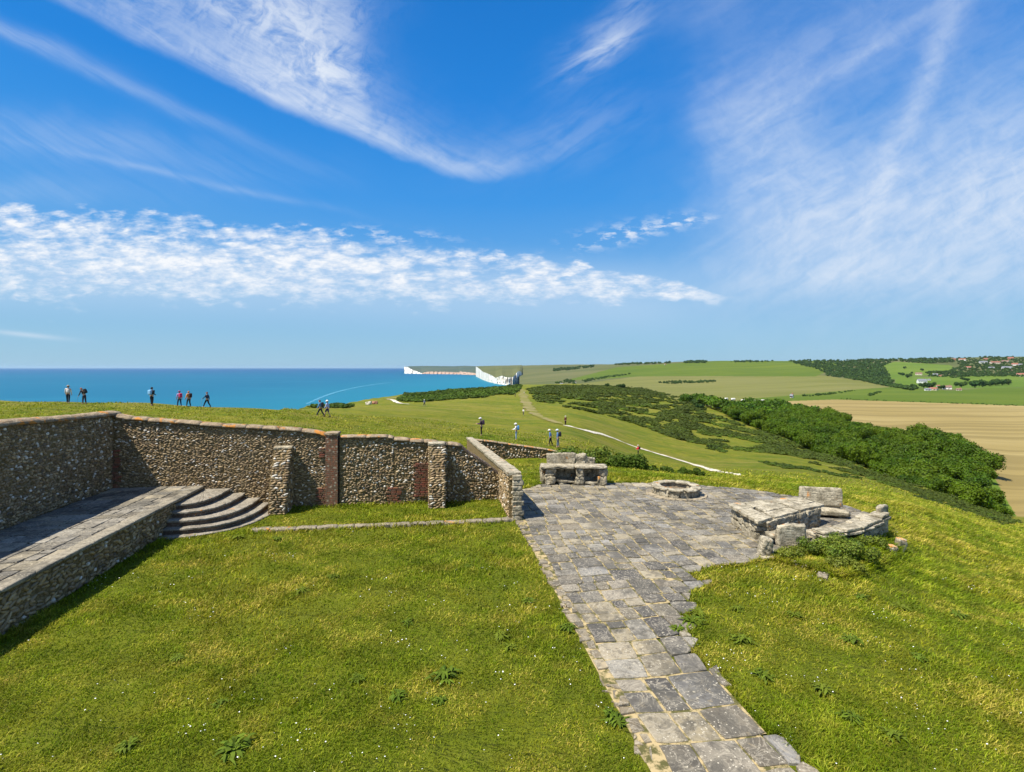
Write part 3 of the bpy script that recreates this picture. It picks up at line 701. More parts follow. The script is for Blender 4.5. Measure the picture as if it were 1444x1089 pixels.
def coping(mb, prof, thick, nrm, seg=.55, w=.07, h=.13, seed=0, round_=True):
    """half-round coping stones laid along the top of a wall"""
    rs = random.Random(seed); pr = np.array(prof, float); d = np.r_[0, np.cumsum(np.linalg.norm(np.diff(pr[:, :2], axis=0), axis=1))]
    L = d[-1]; x = 0
    def at(q): return np.array([np.interp(q, d, pr[:, k]) for k in range(3)])
    N = np.array([nrm[0], nrm[1], 0.0])
    while x < L-.02:
        e = min(L, x+seg*rs.uniform(.7, 1.4)); 
        if L-e < .15: e = L
        rings = []
        m = 8 if round_ else 4
        kk = max(2, int((e-x)/.14))
        jz = rs.uniform(-.012, .012); jo = rs.uniform(-.012, .012)
        for i in range(kk+1):
            q = x+.006+(e-x-.012)*i/kk; p = at(q)
            ring = []
            for j in range(m+1):
                if round_: an = math.pi*j/m; o = math.cos(an)*(thick/2+w); z = math.sin(an)**.8*h
                else: o = (thick/2+w)*(1, 1, 0, -1, -1)[j]; z = (0, h, h*1.05, h, 0)[j]
                e_ = .86 if i in (0, kk) else 1
                ring.append(p - N*(thick/2) + N*(o+jo)*(1 if i not in (0, kk) else .98) + np.array([0, 0, z*e_+jz+rs.uniform(-.008, .008)]))
            ring.append(p - N*(thick/2)+np.array([0, 0, -.01]))
            rings.append(ring)
        V = np.array(rings); r, c = V.shape[:2]; F = []
        for i in range(r-1):
            for j in range(c): F.append((i*c+j, i*c+(j+1) % c, (i+1)*c+(j+1) % c, (i+1)*c+j))
        F += [tuple(range(c))[::-1], tuple((r-1)*c+j for j in range(c))]
        mb.add(V.reshape(-1, 3), F); x = e
def site_thing(name, s, t, label, cat, group=None):
    x, y = xy(s, t); return empty(name, (x, y, 0), TH, label, cat, group)
def site_part(mb, name, m, root, s, t, smooth=False):
    return mb.build(name, m, root, smooth, loc=(s, t, 0))
def s_on(t, u):      # site s of the point on line t seen in photo column u
    k = (u-722)/722.0; return (t*(k*E2[1]-E2[0]))/(E1[0]-k*E1[1])
def z_at(s, t, v): return vz(xy(s, t)[1], v)
TW = 21.1            # front face of the back wall
SL = -11.9           # face of the left wall
# ---- back wall
prof_px = [(150, 584), (180, 587.5), (240, 592.5), (300, 597.5), (360, 600.5), (420, 604.5), (450, 608.5), (461, 612.5)]
prof2_px = [(479, 614), (520, 613.5), (545, 613.2), (555, 616)]
prof3_px = [(555.5, 617.5), (600, 620.5), (640, 625), (650, 626.5), (662, 638), (685, 652), (706, 669)]
def mkprof(px, drop=.11): return [(s_on(TW, u), TW, z_at(s_on(TW, u), TW, v)-drop) for u, v in px]
pA, pB, pC = mkprof(prof_px), mkprof(prof2_px), mkprof(prof3_px)
pA[0] = (SL, TW, pA[0][2])
root = site_thing('flint_wall', -5, TW, 'long lit flint wall with brick pier and two buttresses at the back of the lawn', 'wall')
bm = MB(); fs = MB()
for pr, nm in ((pA, 1), (pB, 2), (pC, 3)):
    wall_body(bm, pr, .45, -.4, (0, -1))
    d = [p[0]-pr[0][0] for p in pr]; zt = [p[2] for p in pr]
    face_stones(fs, pr[0][:2], pr[-1][:2], lambda q, nm=nm: (.95 if (nm == 1 and q < 3.0) else .0), lambda q, d=d, zt=zt: np.interp(q, d, zt), (0, -1), seed=nm,
                sw=(.135 if nm == 1 else .125), sh=(.048 if nm == 1 else .068), fill=.88, white=(.10 if nm == 1 else .15))
site_part(bm, 'wall_body', M_MORTAR, root, -5, TW)
site_part(fs, 'flint_facing', M_FLINT, root, -5, TW, True)
cp = MB(); coping(cp, pA, .45, (0, -1), .75, seed=4); coping(cp, pB, .45, (0, -1), .9, seed=5, h=.10); coping(cp, pC[:4], .45, (0, -1), .5, seed=6, h=.12)
site_part(cp, 'coping', M_COPING, root, -5, TW, True)
rp = MB(); coping(rp, pC[3:], .45, (0, -1), .13, .03, .10, seed=7, round_=False); site_part(rp, 'brick_ramp', M_TILE, root, -5, TW)
# brick pier between the two stretches
s0, s1 = s_on(TW, 459.5), s_on(TW, 476.5); zt = z_at(s0, TW, 613.5)
pr = MB(); V, F = box_grid(2, 2, 12); q = (V+[1, 1, 1])/2*[s1-s0, .55, zt+.4]+[s0, TW-.09, -.4]; pr.add(q, F); o = site_part(pr, 'brick_pier', M_BRICK, root, -5, TW)
cb = MB(); rough_box(cb, ((s0+s1)/2, TW+.19, zt+.04), (s1-s0+.07, .62, .10), seed=3, rough=.02); site_part(cb, 'pier_cap', M_COPING, o, -5, TW, True)
# brick repairs in the facing
bp = MB()
for u0, u1, v0, v1 in ((584, 604, 655, 700), (546, 562, 688, 711), (448, 459, 632, 645), (446, 459, 690, 712), (152, 166, 636, 688), (606, 614, 680, 692)):
    a, b = s_on(TW, u0), s_on(TW, u1); za, zb = z_at(a, TW, v1), z_at(a, TW, v0)
    y = za
    k = 0
    while y < zb:
        x = a + (k % 2)*.1 + rnd.uniform(-.06, .06); e = b+rnd.uniform(-.12, .1)
        while x < e:
            rough_box(bp, (x+.1, TW-.035, y+.032), (.19, .08, .058), seed=k, rough=.006, n=(2, 1, 1), col=(rnd.uniform(.14, .27), rnd.uniform(.075, .10), .05)); x += .215
        y += .075; k += 1
site_part(bp, 'brick_patches', mat('brick repair', lambda g: g.mix(g.step(g.noise(g.geo, 11, 5), .48, .7, 0, .6), vcol(g), (.17, .13, .09)), .9), root, -5, TW)
# buttresses
for (u0, u1, vtop, vb, sd) in ((378.5, 402.5, 633, 729, 11), (605.5, 626.5, 627, 724, 12)):
    a, b = s_on(TW-1.0, u0), s_on(TW-1.0, u1); w = .62; c = (a+b)/2; a, b = c-w/2, c+w/2
    tb = TW-1.05; zt = vz(xy(c, TW-.3)[1], vtop)
    Pf = [(TW-.28, zt), (tb, .55), (tb, -.3)]
    m = MB(); V = []
    for s_ in (a, b): V += [(s_, TW+.02, zt+.05), (s_, TW-.28, zt), (s_, tb+.12, 1.0), (s_, tb, -.3), (s_, TW+.02, -.3)]
    m.add(V, [(0, 1, 2, 3, 4)[::-1], (5, 6, 7, 8, 9), (0, 1, 6, 5), (1, 2, 7, 6), (2, 3, 8, 7)])
    o = site_part(m, 'buttress', M_MORTAR, root, -5, TW)
    f = MB(); rs = np.random.default_rng(sd); P = []; S = []
    z = .05
    while z < zt:
        tt = np.interp(z, [-.3, 1.0, zt], [tb, tb+.12, TW-.28]); x = a+.02
        while x < b-.03:
            ww = rs.uniform(.10, .26); P.append((min(b-.05, x+ww/2), tt, z)); S.append((ww*.5, .04, .035)); x += ww
        z += .085
    stones(f, np.array(P), np.array(S), (1, 0, 0), (0, -1, 0), flint_cols(len(P), sd, .12)*.95, ICO1, sd)
    for s_, nx in ((b, 1), (a, -1)):
        P = []; S = []; z = .05
        while z < zt:
            tt = np.interp(z, [-.3, 1.0, zt], [tb, tb+.12, TW-.28])+.05; 
            while tt < TW-.03: 
                ww = rs.uniform(.1, .2); P.append((s_, min(TW-.03, tt+ww/2), z)); S.append((ww*.5, .04, .03)); tt += ww
            z += .085
        stones(f, np.array(P), np.array(S), (0, 1, 0), (nx, 0, 0), flint_cols(len(P), sd+5, .1), ICO1, sd)
    site_part(f, 'flint_facing', M_FLINT, o, -5, TW, True)
    cp = MB(); rough_box(cp, (c, TW-.15, zt+.02), (w+.04, .34, .09), tilt=(.12, 0), seed=sd, rough=.02); site_part(cp, 'cap_stone', M_BLOCK, o, -5, TW, True)

# ---- left wall, in shade, above the raised walk
root = site_thing('flint_wall', SL, 16, 'shaded flint wall at the left edge, rising above the raised stone walk', 'wall')
tA, tB = 1.5, TW+.45
def zl(t): return np.interp(t, [1, 10, 16.1, 21.1], [4.3, 4.15, 3.86, 3.68])
pr = [(SL, t, float(zl(t))) for t in np.linspace(tA, tB, 12)]
m = MB(); wall_body(m, pr, .45, -.4, (1, 0)); site_part(m, 'wall_body', M_MORTAR, root, SL, 16)
f = MB(); face_stones(f, (SL, 8.5), (SL, TW-.02), lambda q: 1.0, lambda q: float(zl(8.5+q)), (1, 0), sw=.11, sh=.072, seed=21, fill=.82, white=.09)
face_stones(f, (SL, tA), (SL, 8.5), lambda q: 1.0, lambda q: float(zl(tA+q)), (1, 0), sw=.18, sh=.12, seed=22, icos=ICO0, white=.14)
site_part(f, 'flint_facing', M_FLINT, root, SL, 16, True)
c = MB(); coping(c, pr, .45, (1, 0), .9, .09, .17, seed=8); site_part(c, 'coping', M_COPING, root, SL, 16, True)
# ---- raised walk
SR = -8.75
root = site_thing('raised_walk', -10, 14, 'raised paved stone walk with flint riser running along the foot of the left wall', 'walkway')
m = MB(); V, F = box_grid(1, 1, 1); q = (V+1)/2*[SR-SL-.01, TW-1.5-.01, 1.35]+[SL+.005, 1.5, -.4]; q[:, 2] = np.minimum(q[:, 2], .93); m.add(q, F); site_part(m, 'wall_body', M_MORTAR, root, -10, 14)
f = MB(); face_stones(f, (SR, 7.5), (SR, 18.3), lambda q: 0.0, lambda q: .93, (1, 0), sw=.17, sh=.085, seed=31, white=.05)
face_stones(f, (SR, 1.5), (SR, 7.5), lambda q: 0.0, lambda q: .93, (1, 0), sw=.2, sh=.1, seed=32, icos=ICO0, white=.05)
face_stones(f, (SR, 18.3), (SR, 20.9), lambda q: 0.0, lambda q: .93, (1, 0), sw=.17, sh=.085, seed=33, white=.05)
site_part(f, 'flint_facing', M_FLINT, root, -10, 14, True)
SC_ = np.array([(.29*.8,.26*.78,.21*.75),(.29,.26,.21),(.25,.235,.205),(.34,.30,.22),(.21,.20,.18),(.30,.285,.25),(.36,.315,.23),(.19,.18,.165),(.27,.265,.255)])
def slab(mb, pts, z, th, seed, col, jit=.02, tilt=.006, inset=.012, clip=None, cen=None):
    """one paving stone from its outline: worn edge, uneven top"""
    rs = np.random.default_rng(seed); p = np.array(pts, float); c = p.mean(0) if cen is None else np.array(cen); out = []
    n = len(p)
    for i in range(n):
        a, b = p[i], p[(i+1) % n]; L = np.linalg.norm(b-a); k = max(1, int(L/.16))
        for j in range(k):
            q = a+(b-a)*j/k
            d = c-q; q = q+d/np.linalg.norm(d)*(inset*(2.2 if j == 0 else 1)) + rs.normal(0, jit*.35, 2); out.append(q)
    out = np.array(out); m_ = len(out); tx, ty = rs.normal(0, tilt, 2)
    if clip is not None:
        bad = ~inpoly(out[:, 0], out[:, 1], clip)
        for i in np.nonzero(bad)[0]:
            lo, hi = 0.0, 1.0
            for _ in range(7):
                mid = (lo+hi)/2; q = c+(out[i]-c)*mid
                if inpoly(q[0:1], q[1:2], clip)[0]: lo = mid
                else: hi = mid
            out[i] = c+(out[i]-c)*max(lo*rs.uniform(.93, 1.0), .15)
    def zz(P, dz): return z+dz+(P[:, 0]-c[0])*tx+(P[:, 1]-c[1])*ty
    o2 = c+(out-c)*.955; 
    V = np.concatenate([np.c_[out, zz(out, -th)], np.c_[out, zz(out, -.010)], np.c_[o2, zz(o2, rs.normal(0, .002, m_))], [[c[0], c[1], z+rs.normal(0, .004)]]])
    F4 = [(i, (i+1) % m_, m_+(i+1) % m_, m_+i) for i in range(m_)]+[(m_+i, m_+(i+1) % m_, 2*m_+(i+1) % m_, 2*m_+i) for i in range(m_)]
    mb.add(V, np.array(F4), col); 
    mb.f[3].append(np.array([(2*m_+i, 2*m_+(i+1) % m_, 3*m_) for i in range(m_)])+mb.n-len(V))
def ashlar(s0, s1, t0, t1, big, rs, small=.28):
    """random rectangular cut of an area into stones"""
    out = []; st_ = [(s0, s1, t0, t1)]
    while st_:
        a, b, c, d = st_.pop(); w, h = b-a, d-c; lim = big*rs.uniform(.6, 1.25)
        if (w > lim or h > lim) and max(w, h) > small*2:
            if w/h > rs.uniform(.7, 1.4): k = a+w*rs.uniform(.36, .64); st_ += [(a, k, c, d), (k, b, c, d)]
            else: k = c+h*rs.uniform(.36, .64); st_ += [(a, b, c, k), (a, b, k, d)]
        else: out.append((a, b, c, d))
    return out
rs = np.random.default_rng(5); m = MB()
for i, (a, b, c, d) in enumerate(ashlar(SL+.01, SR+.04, 1.5, TW-.02, .8, rs, .35)):
    slab(m, [(a, c), (b, c), (b, d), (a, d)], 1.0+rs.normal(0, .004), .05, i, SC_[rs.integers(0, 6)]*rs.choice([.55, .8, 1.0, 1.2]), .02, .006, .016)
site_part(m, 'paving', M_SLAB, root, -10, 14)
m = MB(); t = 1.6
while t < 20.9:
    w = rs.uniform(.6, 1.1); w = min(w, 20.9-t); rough_box(m, (SR-.10, t+w/2, .965), (.36, w-.015, .085), seed=int(t*10), rough=.012, n=(3, 5, 2), col=(.30,.27,.21)); t += w
site_part(m, 'edge_stones', M_SLAB, root, -10, 14, True)
# ---- curved steps
root = site_thing('curved_steps', -7.6, 19.6, 'quarter-round flight of four curved stone steps climbing to the raised walk', 'steps')
CX, CY = SR+.02, TW-.03
tiers = [(0.0, .055, 2.72, 3.3), (.0, .25, 2.36, 3.02), (.2, .45, 2.02, 2.78), (.4, .65, 1.47, 2.50), (.6, .85, .95, 2.2)]
for k, (zb, zt, rs_, rt_) in enumerate(tiers):
    m = MB(); m2 = MB(); n = 26; top = []; 
    e = 3.0 if k else 2.4
    for j in range(n+1):
        a = math.pi/2*j/n; ca, sa = math.cos(a)**(2/e), math.sin(a)**(2/e)
        top.append((CX+rs_*ca, CY-rt_*sa))
    top = np.array(top); inn = np.array([(CX+(p[0]-CX)*.62-.0, CY-(CY-p[1])*.62) for p in top]) if k < 4 else np.array([(CX, CY)]*(n+1))
    nose = top.copy(); body = np.array([CX, CY])+(top-[CX, CY])*np.array([(rs_-.045)/rs_, (rt_-.045)/rt_])
    jz = np.random.default_rng(k).normal(0, .006, n+1)
    th = .06 if k else .05
    V = np.concatenate([np.c_[nose, np.full(n+1, zt-th)+jz*.5], np.c_[nose, zt-.012+jz], np.c_[CX+(nose[:, 0]-CX)*.99, CY-(CY-nose[:, 1])*.99, zt+jz], np.c_[inn, np.full(n+1, zt+.002)], np.c_[inn, np.full(n+1, zt-th)]])
    N_ = n+1; F = [(r*N_+i, r*N_+i+1, (r+1)*N_+i+1, (r+1)*N_+i) for r in range(4) for i in range(n)]+[(4*N_+i, 4*N_+i+1, i+1, i) for i in range(n)]
    m.add(V, np.array(F)); tr = site_part(m, 'tread', M_STEP, root, -7.6, 19.6)
    if k:
        V = np.concatenate([np.c_[body, np.full(N_, zb-.06 if k > 1 else -.2)], np.c_[body, np.full(N_, zt-th+.002)]])
        m2.add(V, np.array([(i, i+1, N_+i+1, N_+i) for i in range(n)])); site_part(m2, 'riser', M_TILE, tr, -7.6, 19.6)
# ---- kerb across the lawn
root = MB(); s_ = -6.1; i = 0; rs = np.random.default_rng(8)
while s_ < 2.75:
    w = rs.uniform(.45, .95); w = min(w, 2.8-s_)
    if w > .15: rough_box(root, (s_+w/2, 18.15+rs.normal(0, .02)+.16*math.exp(-(s_+6.1)/1.2), .015+.004*s_*0), (w-.02, .30, .15), seed=i, rough=.02, n=(5, 3, 2), rz=rs.normal(0, .015), col=(1, 1, 1))
    s_ += w; i += 1
o = root.build('kerb', M_KERB, None, True, loc=(-1.6, 18.15, 0)); o.location = (*xy(-1.6, 18.15), 0); o.rotation_euler = (0, 0, TH)
tag(o, 'low line of pale kerb stones crossing the lawn in front of the flint wall', 'kerb')

# ---- wall running away from the right end, with its wide pale coping
root = site_thing('flint_wall', 2.95, 30, 'flint wall with wide pale sloping coping running away beside the paved terrace', 'wall')
SW0, SW1 = 2.62, 3.02
def zside(t): return np.interp(t, [18.15, 43.5], [1.62, z_at(2.8, 43.2, 619)])
pr = [(SW1, t, float(zside(t))) for t in np.linspace(18.2, 43.3, 20)]
m = MB(); wall_body(m, pr, SW1-SW0, lambda s, t: -.4 if t < 24 else -3.2, (1, 0)); site_part(m, 'wall_body', M_MORTAR, root, 2.95, 30)
f = MB(); face_stones(f, (SW1, 18.3), (SW1, 43), lambda q: float(np.interp(q, [0, 7, 20], [0, -.3, -2.6])), lambda q: float(zside(18.3+q)), (1, 0), sw=.16, sh=.1, seed=41, icos=ICO0)
face_stones(f, (SW0, 18.2), (SW1, 18.2), lambda q: 0.0, lambda q: 1.62, (0, -1), sw=.16, sh=.085, seed=42)
face_stones(f, (SW0, 18.2), (SW0, TW), lambda q: 0.0, lambda q: float(zside(18.3+q)), (-1, 0), sw=.16, sh=.085, seed=43)
site_part(f, 'flint_facing', M_FLINT, root, 2.95, 30, True)
c = MB(); coping(c, pr, SW1-SW0, (1, 0), 1.3, .05, .11, seed=9, round_=False); site_part(c, 'coping', M_BLOCK, root, 2.95, 30)
q_ = MB(); z = 0; k = 0
while z < 1.55:
    rough_box(q_, (SW1-.12+.03*(k % 2), 18.17, z+.09), (.34+.06*(k % 2), .22, .17), seed=k+50, rough=.02); z += .18; k += 1
site_part(q_, 'quoins', M_BLOCK, root, 2.95, 30, True)
# ---- far wall
TF = 43.1
root = site_thing('flint_wall', 6.5, TF, 'far flint wall beyond the stone bench, with walkers standing behind it', 'wall')
fp = [(664, 619), (690, 621.5), (720, 626), (750, 630), (775, 634), (791, 637.5)]
pr = [(s_on(TF, u), TF, z_at(s_on(TF, u), TF, v)-.1) for u, v in fp]
m = MB(); wall_body(m, pr, .4, -4.2, (0, -1)); site_part(m, 'wall_body', M_MORTAR, root, 6.5, TF)
d = [p[0]-pr[0][0] for p in pr]; zt_ = [p[2] for p in pr]
f = MB(); face_stones(f, pr[0][:2], pr[-1][:2], lambda q: float(np.interp(q, d, zt_))-2.6, lambda q: float(np.interp(q, d, zt_)), (0, -1), sw=.26, sh=.16, seed=51, white=.16)
site_part(f, 'flint_facing', M_FLINT, root, 6.5, TF, True)
c = MB(); coping(c, pr, .4, (0, -1), 1.0, .08, .12, seed=10); site_part(c, 'coping', M_COPING, root, 6.5, TF, True)

# ------------------------------------------------------------------ paved terrace and path
edge_px = [(915, 1089), (812, 892), (762, 795), (728, 733)]
poly = [(2.88, 4.5), (2.9, 18.1), (3.08, 18.3), (3.08, 22.6)]
for u, v in ((741, 691), (762, 684), (800, 682), (860, 682.5), (905, 682), (945, 683), (990, 686), (1030, 689), (1070, 693), (1100, 698), (1140, 704), (1195, 715), (1235, 728), (1225, 745), (1150, 772),
             (1095, 782), (1050, 797), (990, 803), (985, 815), (1020, 812), (1000, 826), (975, 835), (972, 850), (985, 852), (982, 862), (962, 868), (968, 880), (985, 882), (982, 888), (966, 892), (985, 905), (975, 922), (1012, 940), (1012, 955), (1040, 975), (1052, 1000), (1050, 1008), (1095, 1030), (1120, 1060), (1150, 1089), (1190, 1120), (1240, 1200)):
    x, y, _ = flat(u, v); poly.append(st(x, y))
poly.append((4.6+.6, 4.5))
PAVE = poly
def in_pave(x, y):
    s_, t_ = st(np.asarray(x), np.asarray(y)); return inpoly(s_, t_, PAVE)
rs = np.random.default_rng(77); m = MB(); joint = MB(); cells = []; PLACED = []; jm_strip = []
# the path part is coursed in larger stones, the terrace in smaller ones
cells += ashlar(3.12, 6.9, 4.3, 10.6, .92, rs, .4) + ashlar(3.12, 6.2, 10.6, 14.6, .75, rs, .3) + ashlar(6.2, 17, 10.6, 24.2, .72, rs, .26) + ashlar(3.12, 6.2, 14.6, 24.2, .72, rs, .26)
t = 4.4
while t < 18.0:
    L = rs.uniform(.13, .42); k_ = rs.random() < .35; w0 = rs.uniform(2.80, 2.92)
    cells += [(w0, 3.12, t, t+L)] if not k_ else [(w0, 2.97, t, t+L*.5), (w0+.02, 2.96, t+L*.5, t+L), (2.97, 3.12, t, t+L)]
    t += L
for i, (a, b, c, d) in enumerate(cells):
    cx, cy = (a+b)/2, (c+d)/2
    gs_, gt_ = np.meshgrid(np.linspace(a+.03, b-.03, 7), np.linspace(c+.03, d-.03, 7)); ins = inpoly(gs_.ravel(), gt_.ravel(), PAVE)
    if not (ins.mean() > .22 or (a < 3.0 and c < 18)): continue
    cen = None if ins.all() or not ins.any() else (gs_.ravel()[ins].mean(), gt_.ravel()[ins].mean())
    if cen is not None and not inpoly(np.array([cen[0]]), np.array([cen[1]]), PAVE)[0]: continue
    corner = inpoly(np.array([a+.05, b-.05, b-.05, a+.05]), np.array([c+.05, c+.05, d-.05, d-.05]), PAVE)
    P = [(a, c), (b, c), (b, d), (a, d)]
    if a < 3:
        P = [(a+rs.normal(0, .035), c), (b, c+rs.normal(0, .01)), (b, d), (a+rs.normal(0, .035), d)]; col = np.array([.30, .25, .17])*rs.uniform(.55, 1.35)
        slab(m, P, .045+rs.normal(0, .014), .08, i, col, .045, .04); jm_strip.append((c, d)); continue
    rag = .02
    if not corner.all(): rag = .05
    wob = lambda p: (p[0]+.05*math.sin(p[1]*1.7+p[0]*.8), p[1]+.05*math.sin(p[0]*1.9+p[1]*.4))
    P = [wob(p) for p in P]
    col = SC_[rs.integers(0, len(SC_))]*rs.choice([.42, .62, .8, .95, 1.15], p=[.14, .26, .28, .2, .12])*rs.uniform(.9, 1.1)
    if rs.random() < .10: col = np.array([.075, .072, .07])
    if rs.random() < .14: col = np.array([.36, .31, .21])*rs.uniform(.8, 1.1)
    slab(m, P, .05+rs.normal(0, .006), .07, i, col, rag, .010, .018, clip=PAVE, cen=cen); PLACED.append((a, b, c, d))
o = m.build('paved_terrace', M_SLAB, None, False); o.rotation_euler = (0, 0, TH); tag(o, kind='structure')
jm = MB(); jm.add([(2.88, 4.4, .034), (3.13, 4.4, .034), (3.13, 18.1, .034), (2.88, 18.1, .034)], np.array([[0, 1, 2, 3]])); OCC = np.zeros((400, 520), bool)      # 5 cm raster of the area the slabs cover, s from 0, t from 4
for a, b, c, d in PLACED:
    ok = inpoly(np.array([a, b, b, a]), np.array([c, c, d, d]), PAVE).all()
    if ok: jm.add([(a, c, .030), (b, c, .030), (b, d, .030), (a, d, .030)], np.array([[0, 1, 2, 3]]))
    i0, i1, j0, j1 = int(round(a/.05)), int(round(b/.05)), int(round((c-4)/.05)), int(round((d-4)/.05))
    if ok: OCC[i0:i1, j0:j1] = True
    else:
        gi, gj = np.meshgrid(np.arange(i0, i1), np.arange(j0, j1), indexing='ij')
        OCC[i0:i1, j0:j1] = inpoly(gi*.05+.06, gj*.05+4+.0, PAVE) & inpoly(gi*.05-.02, gj*.05+4+.0, PAVE)
o = jm.build('paving_bed', M_JOINT); o.rotation_euler = (0, 0, TH); o.visible_shadow = True; tag(o, kind='structure')

# ------------------------------------------------------------------ stone furniture
def wpos(u, v, z=0.0): x, y, _ = flat(u, v, z); return x, y
# far bench: two open bays under slabs, low back wall
x0, y0 = wpos(809, 683.5, .05)
root = empty('stone_bench', (x0, y0, .05), math.radians(-3), 'open-fronted stone bench with two rubble-filled bays at the far terrace edge', 'bench')
def part(name, fn, root, m=M_BLOCK, smooth=True):
    b = MB(); fn(b); return b.build(name, m, root, smooth)
W = 3.05
for k, (x, w) in enumerate(((-1.08, .46), (.28, .40), (1.33, .42))):
    part('pier', lambda b: (rough_box(b, (x, .22, .18), (w, .62, .38), seed=k, rough=.05, n=(4, 4, 3)), rough_box(b, (x+.01, .23, .56), (w*.94, .60, .36), seed=k+9, rough=.05, n=(4, 4, 3))), root)
part('end_stone', lambda b: rough_box(b, (-1.42, .42, .42), (.26, .5, .8), seed=31, rough=.07, round_=.35, n=(4, 4, 6)), root)
part('seat_slab', lambda b: rough_box(b, (-.72, .26, .80), (1.55, .78, .13), seed=4, rough=.05, n=(8, 4, 2)), root)
part('seat_slab', lambda b: rough_box(b, (.80, .26, .81), (1.5, .78, .12), seed=5, rough=.035, n=(8, 4, 2)), root)
part('bay_back', lambda b: [rough_box(b, (-.85+i*.28+rnd.uniform(-.05, .05), .62, .12+j*.2), (.3, .18, .2), seed=i*7+j, rough=.05) for i in range(9) for j in range(4)], root, M_BLOCK)
part('bay_rubble', lambda b: [rough_box(b, (rnd.uniform(-.7, 1.05), rnd.uniform(.05, .4), .06), (rnd.uniform(.12, .32), rnd.uniform(.12, .3), rnd.uniform(.1, .2)), rnd.uniform(0, 3), seed=i, rough=.04) for i in range(14)], root, M_BLOCK)
part('shelf_slab', lambda b: rough_box(b, (-.42, .28, .14), (1.0, .5, .09), seed=14, rough=.03, tilt=(0, .08), n=(6, 3, 2)), root)
part('shelf_slab', lambda b: rough_box(b, (.82, .12, .09), (.62, .4, .10), seed=15, rough=.03, n=(6, 3, 2)), root)
bk = part('back', lambda b: (rough_box(b, (-.55, .78, 1.02), (1.35, .24, .62), seed=21, rough=.04, n=(9, 3, 4)), rough_box(b, (.38, .80, 1.0), (.46, .26, .58), seed=22, rough=.05), rough_box(b, (.80, .82, .93), (.5, .22, .44), seed=23, rough=.05)), root)
# fire ring
x0, y0 = wpos(953, 697, .02)
root = empty('fire_pit', (x0, y0+.0, .03), 0, 'round stone fire ring with a rim of flat slabs in the middle of the terrace', 'fire pit')
def ring_fn(b):
    for i in range(13):
        a = 2*math.pi*i/13; rough_box(b, (math.cos(a)*.83, math.sin(a)*.83, .15), (.24, .42, .32), a, seed=i, rough=.03, n=(3, 4, 3))
part('ring_wall', ring_fn, root)
def rim_fn(b):
    for i in range(9):
        a = 2*math.pi*(i+.3)/9; rough_box(b, (math.cos(a)*.83, math.sin(a)*.83, .35), (.40, .60, .075), a+rnd.uniform(-.06, .06), seed=i+30, rough=.035, n=(4, 6, 2), tilt=(rnd.uniform(-.03, .03), rnd.uniform(-.03, .03)))
part('rim_slabs', rim_fn, root)
part('ash_bed', lambda b: rough_box(b, (0, 0, .10), (1.35, 1.35, .12), seed=3, rough=.05, n=(8, 8, 2)), root, mat('ash and earth', stone_fn((.22, .17, .11), (.12, .09, .06)), .95))
def apron(b):
    for i in range(15):
        a = 2*math.pi*i/15; rough_box(b, (math.cos(a)*1.12, math.sin(a)*1.12, .025), (.28, .44, .05), a, seed=i+60, rough=.03, n=(3, 4, 1), col=(.42, .35, .24))
part('apron', apron, root, M_SLAB, False)
# table
tc = [wpos(1025.5, 711, .73), wpos(1068.7, 735.5, .73), wpos(1163, 711, .73), wpos(1120, 701, .73)]
cx = sum(p[0] for p in tc)/4; cy = sum(p[1] for p in tc)/4
root = empty('stone_table', (cx, cy, .04), 0, 'big low stone table with rough slab top at the right of the terrace', 'table')
c4 = np.array(tc)-[cx, cy]
def bil(a, b): return c4[0]*(1-a)*(1-b)+c4[3]*(1-b)*a+c4[1]*(1-a)*b+c4[2]*a*b     # a: left->right, b: far->near
def top_fn(b):
    ca = [0, .22, .40, .60, .80, 1.0]; rows = [0, .36, .68, 1.0]
    for i in range(5):
        for j in range(3):
            sh = .03*math.sin(i*3+j*5)
            P = [bil(ca[i]+(sh if i else 0), rows[j]), bil(ca[i+1]+(sh if i < 4 else 0), rows[j]), bil(ca[i+1]+(sh if i < 4 else 0), rows[j+1]), bil(ca[i]+(sh if i else 0), rows[j+1])]
            P = [tuple(p) for p in P][::-1]
            if np.cross(np.array(P[1])-P[0], np.array(P[2])-P[1]) < 0: P = P[::-1]
            slab(b, P, .70+rnd.uniform(-.012, .015), .09, i*5+j, np.array([.44, .42, .35])*rnd.uniform(.8, 1.15), .05, .012, .006)
part('table_top', top_fn, root, M_BLOCK, False)
def base_fn(b):
    k = 0
    def course(p, q, z, h, th=.4):
        p = np.array(p); q = np.array(q); L = np.linalg.norm(q-p); d = (q-p)/L; x = 0; nonlocal k
        while x < L-.08:
            w = min(rnd.uniform(.3, .75), L-x); c = p+d*(x+w/2); rough_box(b, (c[0], c[1], z+h/2), (w-.01, th, h), math.atan2(d[1], d[0]), seed=k, rough=.035, n=(4, 3, 3)); x += w; k += 1
    f = .80
    A, B, C, D = c4[0]*f, c4[1]*f, c4[2]*f, c4[3]*f
    for z, h in ((-.02, .25), (.23, .20), (.43, .19)):
        course(A, B, z, h); course(B, C, z, h); course(D, C, z, h); course(A, D, z, h)
part('base', base_fn, root)
